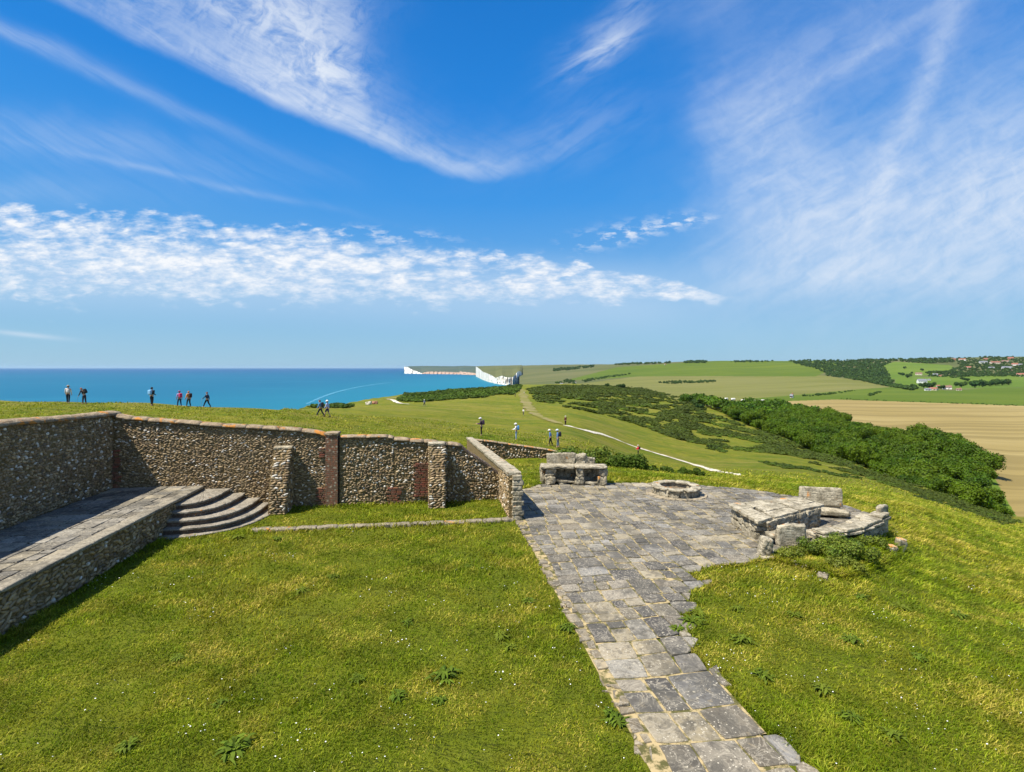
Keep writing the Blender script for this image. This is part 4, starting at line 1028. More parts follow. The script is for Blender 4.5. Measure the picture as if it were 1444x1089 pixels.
# high-backed stone seat behind the table
x0, y0 = 11.42, 18.75
root = empty('stone_chair', (x0, y0, -.25), math.radians(-14), 'high-backed stone chair behind the big stone table', 'seat')
part('backrest', lambda b: rough_box(b, (0, .34, .94), (1.42, .17, .66), seed=2, rough=.02, n=(9, 2, 5), tilt=(-.12, 0), round_=.14), root)
part('seat', lambda b: rough_box(b, (.05, .0, .47), (1.5, .55, .17), seed=3, rough=.025, n=(8, 4, 2)), root)
part('foot', lambda b: rough_box(b, (-.5, .08, .18), (.3, .42, .44), seed=4, rough=.03), root)
part('foot', lambda b: rough_box(b, (.5, .08, .18), (.3, .42, .44), seed=5, rough=.03), root)
part('back_support', lambda b: rough_box(b, (0, .34, .40), (1.3, .14, .5), seed=6, rough=.03, n=(6, 2, 3)), root)
# near seat seen from behind
x0, y0 = wpos(1118, 774, 0)
root = empty('stone_chair', (x0, y0, 0), math.radians(4), 'square upright stone chair seen from behind, nearest end of the curved bench', 'seat')
part('backrest', lambda b: rough_box(b, (0, .08, .36), (.88, .17, .70), seed=12, rough=.03, n=(7, 2, 6), round_=.08), root)
part('seat', lambda b: rough_box(b, (-.1, .42, .30), (.95, .5, .14), seed=13, rough=.03, n=(6, 4, 2)), root)
part('foot', lambda b: rough_box(b, (0, .45, .12), (.6, .3, .26), seed=14, rough=.03), root)
x0, y0 = wpos(1079, 785, 0)
root = MB(); rough_box(root, (0, 0, .27), (.30, .34, .6), seed=15, rough=.035, n=(4, 3, 6), tilt=(.05, .12), round_=.2); rough_box(root, (.06, -.1, .03), (.55, .35, .10), seed=16, rough=.03, n=(5, 3, 2))
o = root.build('stone_stump', M_BLOCK, None, True); o.location = (x0, y0, 0); tag(o, 'small leaning stone stump in front of the stone table, left of the square seat back', 'stone')
# curved bench of tilted slabs sweeping to the right
arc = np.array([(9.30, 15.70), (10.05, 15.85), (10.75, 16.15), (11.35, 16.55), (11.95, 16.98), (12.5, 17.4)])
zt_ = [.56, .60, .60, .60, .64, .70]
root = empty('curved_bench', (10.9, 16.6, -.1), 0, 'curved stone bench of overlapping weathered slabs sweeping round the right of the table', 'bench')
dd = np.gradient(arc, axis=0)
def b_fn(kind):
    def f(b):
        for i in range(len(arc)-1):
            p = (arc[i]+arc[i+1])/2; q = arc[i+1]-arc[i]; L = np.linalg.norm(q); a = math.atan2(q[1], q[0]); n = np.array([-q[1], q[0]])/L
            zt = (zt_[i]+zt_[i+1])/2; c = p-[10.9, 16.6]
            if kind == 'slabs':
                rough_box(b, (*(c+n*.28), zt-.17), (L*1.0, .5, .09), a, seed=i+70, rough=.02, n=(5, 4, 2), round_=.05, tilt=(rnd.uniform(-.02, .02), rnd.uniform(-.03, .03)))
                rough_box(b, (*(c-n*.08), zt+.0), (L*1.02, .42, .085), a+.03, seed=i+80, rough=.02, n=(6, 4, 2), round_=.05, tilt=(rnd.uniform(-.08, .02), rnd.uniform(-.03, .03)))
                rough_box(b, (*(c-n*.16), zt-.10), (L*.98, .34, .075), a-.02, seed=i+90, rough=.025, n=(6, 3, 2), round_=.05)
            else:
                for j in range(3): rough_box(b, (*(c-n*.02), -.10+j*.17), (L*.98, .34, .165), a, seed=i*5+j, rough=.03, n=(5, 3, 2))
        if kind != 'slabs': return
    return f
part('bench_wall', b_fn('wall'), root); part('bench_slabs', b_fn('slabs'), root)
part('end_slab', lambda b: rough_box(b, (1.70, .82, .42), (.60, .15, .95), math.radians(36), seed=99, rough=.03, n=(5, 2, 6), round_=.06), root)
# edging stones round the weedy bed
marks = [(1269, 777, .42, 'taller upright edging stone capped with orange lichen, right of the weedy bed'), (1256, 782, .30, 'shorter upright edging stone with orange top, just left of the taller one')]
for u, v, h, lab in marks:
    P = visible([u], [v])[0]; b = MB(); rough_box(b, (0, 0, h*.42), (.26, .22, h), seed=int(u), rough=.035, n=(3, 3, 4), tilt=(.1, .12))
    o = b.build('edging_stone', M_BLOCK, None, True); o.location = P; tag(o, lab, 'stone')
    c = MB(); rough_box(c, (.02, -.01, h*.88), (.23, .20, h*.18), seed=5, rough=.03, tilt=(.1, .12)); c.build('lichen_cap', mat('orange lichen', lambda g: g.mix(g.step(g.noise(g.geo, 14, 4), .4, .6), (.58, .24, .03), (.42, .33, .2)), .95), o, True)
st_px = [(1240, 738), (1247, 741), (1254, 746), (1260, 752), (1266, 760), (1271, 767), (1108, 793), (1120, 797), (1133, 801), (1184, 803), (1246, 788), (1160, 815)]
for k, (u, v) in enumerate(st_px):
    P = visible([u], [v])[0]; w = rnd.uniform(.16, .32); b = MB(); rough_box(b, (0, 0, .03), (w, w*rnd.uniform(.6, 1), .14), rnd.uniform(0, 3), seed=k+200, rough=.04)
    o = b.build('loose_stone', M_KERB, None, True); o.location = P
    tag(o, 'small pale rubble stone edging the weedy bed round the curved bench', 'stone', 'rubble stones edging the weedy bed')
# ------------------------------------------------------------------ paths over the down
def px_line(ctrl, n): L = smooth_line(ctrl, n); P = visible(L[:, 0], L[:, 1]); return P[~np.isnan(P[:, 0])][:, :2]
def nz(k): return lambda x, y: near_z(x, y)+k
P = px_line([(797, 600), (812, 604), (830, 608.5), (850, 613), (868, 619.5), (886, 627), (905, 633.5), (930, 641), (960, 650), (985, 657.5), (1010, 665)], 130)
ribbon('path', P, 1.15*(1+.25*np.sin(np.arange(len(P))*.5)+.25*R.uniform(-1, 1, len(P))), M_CHALKPATH, nz(.07))
ribbon('path', P+np.array([.5, .9]), 2.3, M_DIRT, nz(.04))
P = px_line([(799, 600.5), (775, 593), (758, 586), (748, 578), (742, 568), (738, 558), (736, 549)], 60)
ribbon('path', P, np.linspace(1.1, 6, len(P)), M_DIRT, nz(.10), jag=.45)
P = px_line([(548, 563.5), (554, 564.5), (558, 567), (565, 569.5), (577, 570.5)], 24); ribbon('path', P, 1.7, M_CHALKPATH, nz(.15), jag=.3)
P = px_line([(545, 563), (565, 560), (585, 557.5), (605, 555)], 24); ribbon('path', P, 5, M_DIRT, nz(.12), jag=.3)
P = px_line([(850, 611), (870, 614), (888, 618)], 12)
for i, (u, v) in enumerate([(1008, 665.5), (1014, 667), (1019, 667.5), (1025, 668.5), (1031, 669), (1037, 670.5), (1042, 671)]):
    q = visible([u], [v])[0]
    if np.isnan(q[0]): continue
    b = MB(); rough_box(b, (0, 0, .06), (.34, .28, .22), seed=i, rough=.05, round_=.3); o = b.build('chalk_stone', M_CHALKPATH, None, True); o.location = q
    tag(o, 'small white chalk stone marking the edge of the path below the terrace', 'stone', 'white stones marking the path edge')

# ------------------------------------------------------------------ foliage
def leaves(n, lobes, size, seed, up=.25, shell=(.72, 1.05), asp=.7, flat_bottom=True):
    """leaf-sized quads through the outer volume of a set of lobes (x, y, z, r)"""
    rs = np.random.default_rng(seed); L = np.array(lobes, float); w = L[:, 3]**2; pick = rs.choice(len(L), n, p=w/w.sum())
    d = rs.normal(size=(n, 3)); d[:, 2] += up; d /= np.linalg.norm(d, axis=1, keepdims=True)
    r = L[pick, 3]*rs.uniform(*shell, n)*(1+.12*np.sin(d[:, 0]*9+d[:, 1]*7+pick)); c = L[pick, :3]+d*r[:, None]
    nrm = d+rs.normal(0, .55, (n, 3)); nrm /= np.linalg.norm(nrm, axis=1, keepdims=True)
    a = np.cross(nrm, rs.normal(size=(n, 3))); a /= np.linalg.norm(a, axis=1, keepdims=True); b = np.cross(nrm, a)
    s_ = size*rs.uniform(.55, 1.35, (n, 1)); 
    V = np.stack([c-a*s_, c+b*s_*asp, c+a*s_, c-b*s_*asp], 1)
    keep = c[:, 2] > 0; V = V[keep]; m_ = len(V)
    tint = rs.uniform(.65, 1.35, (m_, 1))*np.array([1, 1, 1])*(1+rs.uniform(-.12, .12, (m_, 3)))*(.8+.4*rs.random(len(L))[pick[keep]])[:, None]
    return V.reshape(-1, 3), np.arange(m_*4).reshape(-1, 4), np.repeat(tint, 4, axis=0)
def crown_lobes(rs, R_, H, n, base=.3):
    L = [(0, 0, H*.55, R_*.62)]
    for i in range(n):
        a = rs.uniform(0, 6.28); q = rs.uniform(.25, .8)*R_; z = H*rs.uniform(base+.1, .86); L.append((math.cos(a)*q, math.sin(a)*q, z, R_*rs.uniform(.28, .46)))
    return L
def tree_proto(name, seed, R_, H, nleaf, leaf, m, label, cat, group=None, lobes=9):
    rs = np.random.default_rng(seed); root = empty(name, (0, 0, -500), 0, label, cat, group)
    L = crown_lobes(rs, R_, H, lobes); b = MB()
    for i in range(len(L)):      # inner mass of each clump so that it is not see-through
        v, f = ICO1; b.add(v*L[i][3]*.74*rs.uniform(.9, 1.1, (len(v), 1))+np.array(L[i][:3]), f, (.8, .8, .8))
    v, f, c = leaves(nleaf, L, leaf, seed); b.add(v, f, c); b.build('crown', m, root)
    t = MB(); k = 7; rr = [(0, .05*R_), (H*.3, .035*R_), (H*.6, .02*R_)]; V = []
    for z, r in rr: V += [(math.cos(6.283*i/k)*r*1.4+z*.03, math.sin(6.283*i/k)*r*1.4, z-1*(z == 0)) for i in range(k)]
    F = [(j*k+i, j*k+(i+1) % k, (j+1)*k+(i+1) % k, (j+1)*k+i) for j in range(2) for i in range(k)]; t.add(V, np.array(F))
    for q in range(3):
        a = q*2.1+seed; e = np.array([math.cos(a)*R_*.5, math.sin(a)*R_*.5, H*.6]); s_ = np.array([0, 0, H*.3]); 
        V = []; 
        for p, r in ((s_, .02*R_), (e, .008*R_)): V += [(p[0]+math.cos(2.094*i)*r, p[1]+math.sin(2.094*i)*r, p[2]) for i in range(3)]
        t.add(V, np.array([(i, (i+1) % 3, 3+(i+1) % 3, 3+i) for i in range(3)]))
    t.build('trunk', M_BARK, root); return root
def gz(x, y):
    u = 722+722*x/y; z = far_z(np.array([x]), np.array([y]))[0]
    if y < yend(u): z = max(z, near_z(np.array([x]), np.array([y]))[0])
    return float(z)
# the wooded valley
WL = 'leafy green tree in the dense valley wood beside the straw field'
WG = 'trees packed in the valley wood'
protos = [tree_proto('tree', 100+i, 6.4+i*.4, 10.5+i*.7, 4200, .40, M_TREE, WL, 'tree', WG, 12) for i in range(4)]
lowU = [960, 975, 1000, 1050, 1100, 1150, 1200, 1250, 1300, 1350, 1390, 1412]; lowY = [560, 500, 430, 330, 268, 222, 190, 163, 142, 130, 126, 140]
upU = [960, 990, 1090, 1180, 1250, 1330, 1375, 1395, 1412]; upY = [600, 560, 480, 350, 312, 272, 225, 185, 145]
rs = np.random.default_rng(21); spots = []
sp = 8.2; xs = np.arange(60, 330, sp)
for y in np.arange(105, 610, sp*.87):
    for x in xs:
        px = x+rs.uniform(-.35, .35)*sp; py = y+rs.uniform(-.35, .35)*sp; u = 722+722*px/py
        if not (960 < u < 1412): continue
        lo = np.interp(u, lowU, lowY); up = np.interp(u, upU, upY)
        if lo < py < up: spots.append((px, py, u))
spots.sort(key=lambda p: p[1]); rest = spots[290:]; spots = spots[:290]
for i, (x, y, u) in enumerate(spots):
    o = protos[i] if i < 4 else copy_tree(protos[i % 4]); k = rs.uniform(.62, 1.0)*(.85 if y > 400 else 1)*np.interp(y, [110, 200], [.62, 1.0])
    o.location = (x, y, gz(x, y)-1.0); o.rotation_euler = (0, 0, rs.uniform(0, 6.28)); o.scale = (k, k, k*rs.uniform(.8, 1.1))
    o['label'] = WL
print('wood trees', len(spots), len(rest))

def scatter(name, pts, size, m, seed, nleaf=46, leaf=.2, variants=5, flatness=.6, kind='stuff', label=None, cat=None, core=True, szf=None):
    rs = np.random.default_rng(seed); VV = []
    for i in range(variants):
        L = [(0, 0, .35, .6)]+[(rs.uniform(-.6, .6), rs.uniform(-.6, .6), rs.uniform(.25, .6), rs.uniform(.3, .5)) for _ in range(4)]
        v, f, c = leaves(nleaf, L, leaf, seed*10+i, up=.5)
        if core:
            for l in L[:4]:
                q, g_ = ICO0; f = np.concatenate([f]) ; 
            cv = []; cf = []; k = 0
            for l in L: q, g_ = ICO0; cv.append(q*l[3]*.8*rs.uniform(.85, 1.1, (len(q), 1))+np.array(l[:3])); cf.append(g_+k); k += len(q)
            VV.append((v, f, c, np.concatenate(cv), np.concatenate(cf)))
        else: VV.append((v, f, c, None, None))
    mb = MB()
    for i in range(variants):
        sel = np.arange(i, len(pts), variants)
        if not len(sel): continue
        v, f, c, cv, cf = VV[i]; P = pts[sel]; s_ = (size*rs.uniform(.6, 1.4, len(sel))) if szf is None else szf(P)*rs.uniform(.65, 1.35, len(sel)); a = rs.uniform(0, 6.28, len(sel))
        def place(v):
            x = v[None, :, 0]*np.cos(a)[:, None]-v[None, :, 1]*np.sin(a)[:, None]; y = v[None, :, 0]*np.sin(a)[:, None]+v[None, :, 1]*np.cos(a)[:, None]
            return np.stack([x*s_[:, None]+P[:, 0:1], y*s_[:, None]+P[:, 1:2], v[None, :, 2]*s_[:, None]*flatness+P[:, 2:3]], -1).reshape(-1, 3)
        ft = rs.uniform(.75, 1.25, len(sel))
        mb.add(place(v), (f[None]+(np.arange(len(sel))*len(v))[:, None, None]).reshape(-1, f.shape[1]), (c[None]*ft[:, None, None]).reshape(-1, 3))
        if cv is not None: mb.add(place(cv), (cf[None]+(np.arange(len(sel))*len(cv))[:, None, None]).reshape(-1, 3), np.repeat(np.repeat(ft*.85, len(cv))[:, None], 3, 1))
    o = mb.build(name, m); tag(o, label, cat, None, kind); return o
def poly_pts(poly, n, seed, which='auto', cond=None):
    rs = np.random.default_rng(seed); p = np.array(poly, float); u = rs.uniform(p[:, 0].min(), p[:, 0].max(), n*6); v = rs.uniform(p[:, 1].min(), p[:, 1].max(), n*6)
    k = inpoly(u, v, poly); u, v = u[k][:n], v[k][:n]; q = visible(u, v, which); ok = ~np.isnan(q[:, 0]); q = q[ok]
    if cond is not None: q = q[cond(q)]
    return q
def patchy(q, thr=.1, s=1.0, ph=0):
    x, y = q[:, 0]*s, q[:, 1]*s
    f = np.sin(x*.12+1.7*np.sin(y*.045+ph))+np.sin(y*.075+x*.05+1.3*np.sin(x*.09)+ph)+.6*np.sin(x*.27-y*.13+ph)
    return f > thr
q = np.array([(x, y, gz(x, y)+3.0) for x, y, u in rest])
scatter('far_wood', q, 6.2, M_TREE, 77, 260, .12, flatness=.95, label='far end of the valley wood, massed crowns towards the caravans', cat='trees')
# gorse and dark scrub on the down
q = np.concatenate([poly_pts([(560, 566), (572, 557), (600, 555.5), (640, 551), (700, 547), (734, 543.5), (733, 549), (722, 557), (700, 556.5), (684, 561), (640, 563.5), (590, 567.5)], 1500, 1),
                    poly_pts([(440, 575.5), (444, 571), (480, 571), (498, 572.5), (490, 576)], 150, 2)])
scatter('gorse', q, 2.6, M_GORSE, 4, 50, .2, label='dense dark green gorse along the cliff top beyond the grass', cat='gorse', szf=lambda P: np.clip(P[:, 1]/130, .9, 3.2))
big = [(742, 549), (775, 544), (850, 544), (905, 546.5), (940, 555), (985, 570), (1000, 585), (1100, 618), (1200, 652), (1300, 688), (1400, 722), (1440, 738), (1400, 741), (1300, 700), (1200, 668), (1110, 645), (1040, 636), (960, 622), (900, 600), (850, 585), (760, 567)]
q = poly_pts(big, 11000, 5); k = patchy(q, .25+np.random.default_rng(9).normal(0, .38, len(q)), 1.25)
top = poly_pts([(742, 550), (775, 544.5), (850, 544.5), (905, 547.5), (945, 557), (900, 558), (850, 556), (800, 557), (760, 556)], 1900, 6)
scatter('scrub', np.concatenate([q[k], top]), 1.4, M_HEATH, 6, 44, .2, flatness=.5, label='patches of dark low scrub spread over the green hillside', cat='scrub', szf=lambda P: np.clip(P[:, 1]/120, .4, 3.0))
q = poly_pts(big, 3000, 15); k = patchy(q, .9, 1.2, 2.0)
scatter('fern', q[k], 1.2, M_GORSE, 16, 44, .2, flatness=.45, label='bright green ferny growth between the dark scrub patches', cat='fern', szf=lambda P: np.clip(P[:, 1]/130, .4, 2.6))
# band of brown-green heather just above the wood
q = poly_pts([(1000, 619), (1050, 628), (1120, 646), (1200, 672), (1300, 702), (1400, 731), (1440, 741), (1400, 741), (1300, 708), (1200, 684), (1110, 662), (1040, 645), (1000, 634)], 1500, 7); k = patchy(q, .6, 1.4, 1)
scatter('heather', q[k], .8, M_HEATH, 8, 40, .22, flatness=.5, label='band of dark heathery scrub on the slope just above the valley wood', cat='scrub', szf=lambda P: np.clip(P[:, 1]/130, .45, 1.6))

# hedge of shrubs behind the far bench
def shrub(name, lobes, n, leaf, m, loc, label, cat, seed, group=None, stems=True):
    root = empty(name, loc, 0, label, cat, group); b = MB(); rs = np.random.default_rng(seed)
    for l in lobes: v, f = ICO1; b.add(v*l[3]*.62*rs.uniform(.85, 1.15, (len(v), 1))+np.array(l[:3]), f, (.75, .75, .75))
    v, f, c = leaves(n, lobes, leaf, seed, up=.3, shell=(.6, 1.15)); b.add(v, f, c); b.build('foliage', m, root)
    t = MB()
    for l in lobes[:8]:
        V = []
        for z, r in ((-.3, .03), (l[2], .012)): V += [(l[0]*(.5 if z < 0 else 1)+math.cos(2.094*i)*r, l[1]*(.5 if z < 0 else 1)+math.sin(2.094*i)*r, z) for i in range(3)]
        t.add(V, np.array([(i, (i+1) % 3, 3+(i+1) % 3, 3+i) for i in range(3)]))
    t.build('stem', M_BARK, root); return root
for k, (u0, u1, vb, h, lab) in enumerate([(788, 856, 659, 1.25, 'tall leafy green shrub behind the far stone bench, its top above the bench back'),
                                   (842, 912, 661, 1.05, 'dark rounded shrub in the middle of the hedge below the walker in red'),
                                   (898, 1000, 664, .75, 'low tapering shrub at the right end of the hedge below the chalk path')]):
    a = np.array([(u0-722)/722*37, 37, 0]); b_ = np.array([(u1-722)/722*37, 37, 0])
    for q in (a, b_): q[2] = near_z(q[0], q[1])
    L = []; n = 16; rs = np.random.default_rng(k)
    c = (a+b_)/2
    for i in range(n):
        f = (i+.5)/n; p = a+(b_-a)*f-c; hh = h*(.75+.35*math.sin(i*1.9+k))*(1-.5*f*(k == 2)); L.append((p[0]+rs.uniform(-.2, .2), p[1]+rs.uniform(-.5, .5), hh*.5, hh*.52))
        if i % 2: L.append((p[0], p[1]-.5, hh*.35, hh*.36))
    shrub('shrub', L, 9000, .085, M_BUSH if k == 0 else M_GORSE, tuple(c-np.array([0, 0, .15])), lab, 'shrub', 60+k)
# weedy bush in front of the curved bench
def near_pts(u, v): return visible([u], [v])[0]
for k, (u, v, w, h, n, lab) in enumerate([(1196, 792, .8, .62, 11000, 'biggest leafy weed bush growing in front of the curved stone bench'),
                                        (1160, 785, .55, .45, 4000, 'medium weed clump left of the biggest bush, below the curved bench'),
                                        (1118, 790, .38, .38, 2200, 'small leafy weed clump at the foot of the square stone seat back'),
                                        (1222, 772, .6, .42, 4000, 'tall grassy weed growth against the outer side of the curved bench'),
                                        (1194, 808, .45, .34, 2500, 'dark low weed clump at the near end of the weedy bed')]):
    P = near_pts(u, v); rs = np.random.default_rng(k+5)
    L = [(rs.uniform(-w, w)*.7, rs.uniform(-w, w)*.5, h*rs.uniform(.3, .62), h*rs.uniform(.3, .5)) for _ in range(9)]
    shrub('weed_bush', L, n, .026, M_BUSH, tuple(P), lab, 'weeds', 80+k)

# ------------------------------------------------------------------ grass of the lawns
def occupied(x, y):
    s_, t_ = st(x, y); ii = np.clip((s_/.05).astype(int), 0, 399); jj = np.clip(((t_-4)/.05).astype(int), 0, 519); o = OCC[ii, jj] & (s_ > 0) | ((s_ > 2.82) & (s_ < 3.15) & (t_ < 18.2))
    o |= (s_ < SR+.01) & (t_ < TW+.6) | ((t_ > TW-.02) & (t_ < TW+.6) & (s_ < 3.1)) | ((s_ > 2.55) & (s_ < 3.1) & (t_ > 18.1) & (t_ < 43.5))
    o |= (np.abs(t_-18.15) < .10) & (s_ > -6.1) & (s_ < 2.9)
    o |= (((s_-CX)/2.6)**3+(np.abs(CY-t_)/3.2)**3 < 1) & (s_ > CX) & (t_ < CY)
    return o
def blades(n, y0, y1, u0, u1, seed, hk=1.0, wk=1.0, cond=None, wind=1.0):
    rs = np.random.default_rng(seed); u = rs.uniform(u0, u1, n); y = np.exp(rs.uniform(math.log(y0), math.log(y1), n)); x = (u-722)/722*y
    k = ~occupied(x, y) & (y < yend(u)-1)
    # grass grows in from the verge and up in places: patchy density
    pn = np.sin(x*1.9+np.sin(y*1.3)*1.6)+np.sin(y*2.3-x*.7)+.7*np.sin(x*5.1+y*3.7)
    k &= rs.random(n) < np.clip(.75+.25*pn, .35, 1)
    if cond is not None: k &= cond(x, y)
    x, y, pn = x[k], y[k], pn[k]; n = len(x); z = near_z(x, y)-.005
    Y = y/8.0; right = np.clip((x-4)/8, 0, 1)*(st(x, y)[0] > 3)
    tall = np.clip(.5+.35*(np.sin(x*.9+y*.6)+np.sin(y*1.4-x*.5)), .15, 1.3)
    h = rs.uniform(.026, .076, n)*Y**.55*hk*(1+right*.25)*(.6+.55*tall); w = .0062*Y**.9*wk*rs.uniform(.7, 1.4, n)
    a = rs.uniform(0, 6.28, n); dx, dy = np.cos(a), np.sin(a)
    la = rs.uniform(0, 6.28, n); lean = rs.uniform(.3, 1.5, n)*h; wd = right*.9*h*wind
    flow = .5*np.sin(x*.8+y*.5)+.9
    lx = np.cos(la)*lean+wd*np.cos(flow-.9)+.15*h; ly = np.sin(la)*lean-wd*.35
    b1 = np.stack([x-dx*w, y-dy*w, z], -1); b2 = np.stack([x+dx*w, y+dy*w, z], -1)
    m1 = np.stack([x-dx*w*.75+lx*.35, y-dy*w*.75+ly*.35, z+h*.65], -1); m2 = np.stack([x+dx*w*.75+lx*.35, y+dy*w*.75+ly*.35, z+h*.65], -1)
    tp = np.stack([x+lx, y+ly, z+h*np.where(lean > h, .8, 1.0)], -1)
    V = np.stack([b1, b2, m1, m2, tp], 1).reshape(-1, 3); i = np.arange(n)*5
    q = np.stack([i, i+1, i+3, i+2], -1); t3 = np.stack([i+2, i+3, i+4], -1)
    mott = np.sin(x*3.1+1.4*np.sin(y*2.2))+np.sin(y*4.1+x*1.3)+.8*np.sin(x*7.7-y*6.1)
    straw = rs.random(n) < np.clip(.26+.13*pn+.10*mott, .04, .7)
    c = np.where(straw[:, None], np.array([1.5, 1.32, 5.0]), np.array([.85, .93, .8]))*rs.uniform(.55, 1.4, (n, 1))*np.clip(1+.10*mott, .65, 1.3)[:, None]
    return V, q, t3, np.repeat(c, 5, axis=0)
def grass(name, args, label, m=M_BLADE):
    mb = MB()
    for a in args:
        V, q, t3, c = blades(*a[0], **a[1]); base = mb.n; mb.add(V, q, c); mb.f[3].append(t3+base)
    tag(mb.build(name, m, smooth=False), label, 'grass', None, 'stuff')
site_left = lambda x, y: st(x, y)[0] < 3.0
inside = lambda x, y: (st(x, y)[0] < 3.0) & (st(x, y)[1] < TW)
outside = lambda x, y: ~((st(x, y)[0] < 3.0) & (st(x, y)[1] < TW))
grass('grass', [((340000, 6.0, 25, -60, 1000, 1), dict(cond=inside))], 'short green and straw coloured grass of the walled lawn')
BED = [(1085, 792), (1100, 770), (1150, 765), (1200, 752), (1240, 738), (1262, 752), (1275, 775), (1250, 795), (1215, 812), (1180, 818), (1130, 802)]
def bedcond(x, y):
    u = 722+722*x/y; v = 518+722*(EYE-near_z(x, y))/y; return inpoly(u, v, BED)
def verge(x, y):      # longer grass hugging the ragged edge of the paving and the foot of the walls
    s_, t_ = st(x, y); near = np.zeros(len(x), bool)
    for ds, dt in ((-.16, 0), (.16, 0), (0, .16), (0, -.16), (-.1, -.1)):
        ii = np.clip(((s_+ds)/.05).astype(int), 0, 399); jj = np.clip(((t_+dt-4)/.05).astype(int), 0, 519); near |= OCC[ii, jj] & (s_ > 0)
    near |= (np.abs(t_-TW+.12) < .14) & (s_ < 3) | (np.abs(s_-SR-.12) < .14) & (t_ < 18.5) | (np.abs(t_-18.15) < .26) & (s_ < 2.9) & (s_ > -6.2)
    return near
grass('grass', [((300000, 6.0, 27, 680, 1560, 2), dict(cond=outside)), ((90000, 6.0, 27, 1560, 2050, 12), dict(cond=outside)), ((60000, 13, 19, 1075, 1285, 5), dict(cond=bedcond, hk=2.3, wk=1.3, wind=.12)), ((420000, 6.3, 25, -60, 1200, 6), dict(cond=verge, hk=1.7, wk=1.1)), ((170000, 24, 75, -60, 1560, 3), dict(cond=lambda x, y: outside(x, y) & (np.random.default_rng(4).random(len(x)) < np.clip((74-y)/22, 0, 1)), hk=.75, wk=1.0))], 'longer windblown grass on the open slope right of the terrace')
# daisies
def daisies(n, seed):
    rs = np.random.default_rng(seed); cu = rs.uniform(-20, 1460, n//5); cy_ = np.exp(rs.uniform(math.log(6.3), math.log(19), n//5)); pk = rs.integers(0, len(cu), n)
    y = cy_[pk]+rs.normal(0, .22, n); x = (cu[pk]-722)/722*cy_[pk]+rs.normal(0, .3, n); k = ~occupied(x, y) & (y > 5); x, y = x[k], y[k]; n = len(x)
    z = near_z(x, y)+.045*(y/8)**.5+rs.uniform(0, .02, n); a = np.linspace(0, 2*math.pi, 8)[:-1]; r = rs.uniform(.007, .012, n)*(y/8)**.45
    V = np.zeros((n, 8, 3)); V[:, 0] = np.stack([x, y, z+.004], -1); tx = rs.normal(0, .3, n); ty = rs.normal(-.2, .3, n)
    for i, q in enumerate(a): V[:, i+1] = np.stack([x+np.cos(q)*r, y+np.sin(q)*r, z+r*(np.cos(q)*tx+np.sin(q)*ty)], -1)
    F = np.array([(0, i+1, (i+1) % 7+1) for i in range(7)]); F = (F[None]+(np.arange(n)*8)[:, None, None]).reshape(-1, 3)
    return V.reshape(-1, 3), F
v, f = daisies(620, 3)
tag(MB().add(v, f).build('daisies', plain('daisy petals', (.82, .82, .78), .7)), 'tiny white daisies scattered through the grass', 'daisies', None, 'stuff')
# darker rosettes in the lawn
def weed_mesh(seed, n=46, r=.17):
    rs = np.random.default_rng(seed); b = MB()
    for i in range(n):
        a = rs.uniform(0, 6.28); L = r*rs.uniform(.5, 1.2); w = .014+.012*rs.random(); h = rs.uniform(.02, .11); ca, sa = math.cos(a), math.sin(a); o = rs.normal(0, .04, 2)
        P = []
        for f_, ww, zz in ((0, .3, .0), (.45, 1, h), (.8, .8, h*.9), (1.05, .1, h*.5)):
            for sg in (-1, 1): P.append((o[0]+ca*L*f_-sa*w*ww*sg, o[1]+sa*L*f_+ca*w*ww*sg, zz))
        b.add(P, np.array([(0, 1, 3, 2), (2, 3, 5, 4), (4, 5, 7, 6)]), np.array([1, 1, 1])*rs.uniform(.6, 1.3))
    return b
weeds = [(425, 835, 1), (335, 760, 1.3), (390, 762, 1), (560, 985, 1), (628, 955, 1.5), (620, 990, .8), (705, 900, 1), (745, 850, .9), (720, 915, .8), (865, 1015, 1.2), (800, 888, 1.1), (660, 800, .8), (710, 830, .8), (330, 1060, 1.6), (505, 960, .9), (180, 1055, 1.0), (310, 995, .8),
         (975, 880, 1.5), (985, 868, 1.2), (955, 890, 1.0), (1045, 905, 1.2), (1200, 905, 1.2), (1215, 845, 1.0), (1270, 860, 1.2), (1075, 955, 1.1), (1160, 975, 1.1), (1120, 870, 1.0), (1295, 930, .9), (1040, 860, .9), (1200, 1015, 1.1), (1350, 870, 1.2), (1385, 815, 1.2), (1260, 1040, 1), (870, 1020, 1), (470, 815, .9), (250, 930, .8), (575, 880, .8)]
wp = []
for i in range(4): o = weed_mesh(i).build('weed', M_WEED); wp.append(o)
for i, (u, v, k) in enumerate(weeds):
    o = wp[i] if i < 4 else wp[i % 4].copy()
    if i >= 4: COL.objects.link(o)
    P = visible([u], [v])[0]; o.location = (P[0], P[1], P[2]+.01); o.rotation_euler = (0, 0, i*1.3); k *= .85*(P[1]/9)**.25; o.scale = (k, k, k*.9)
    tag(o, 'dark green leafy weed rosette growing in the short grass', 'weed', 'weed rosettes in the grass')

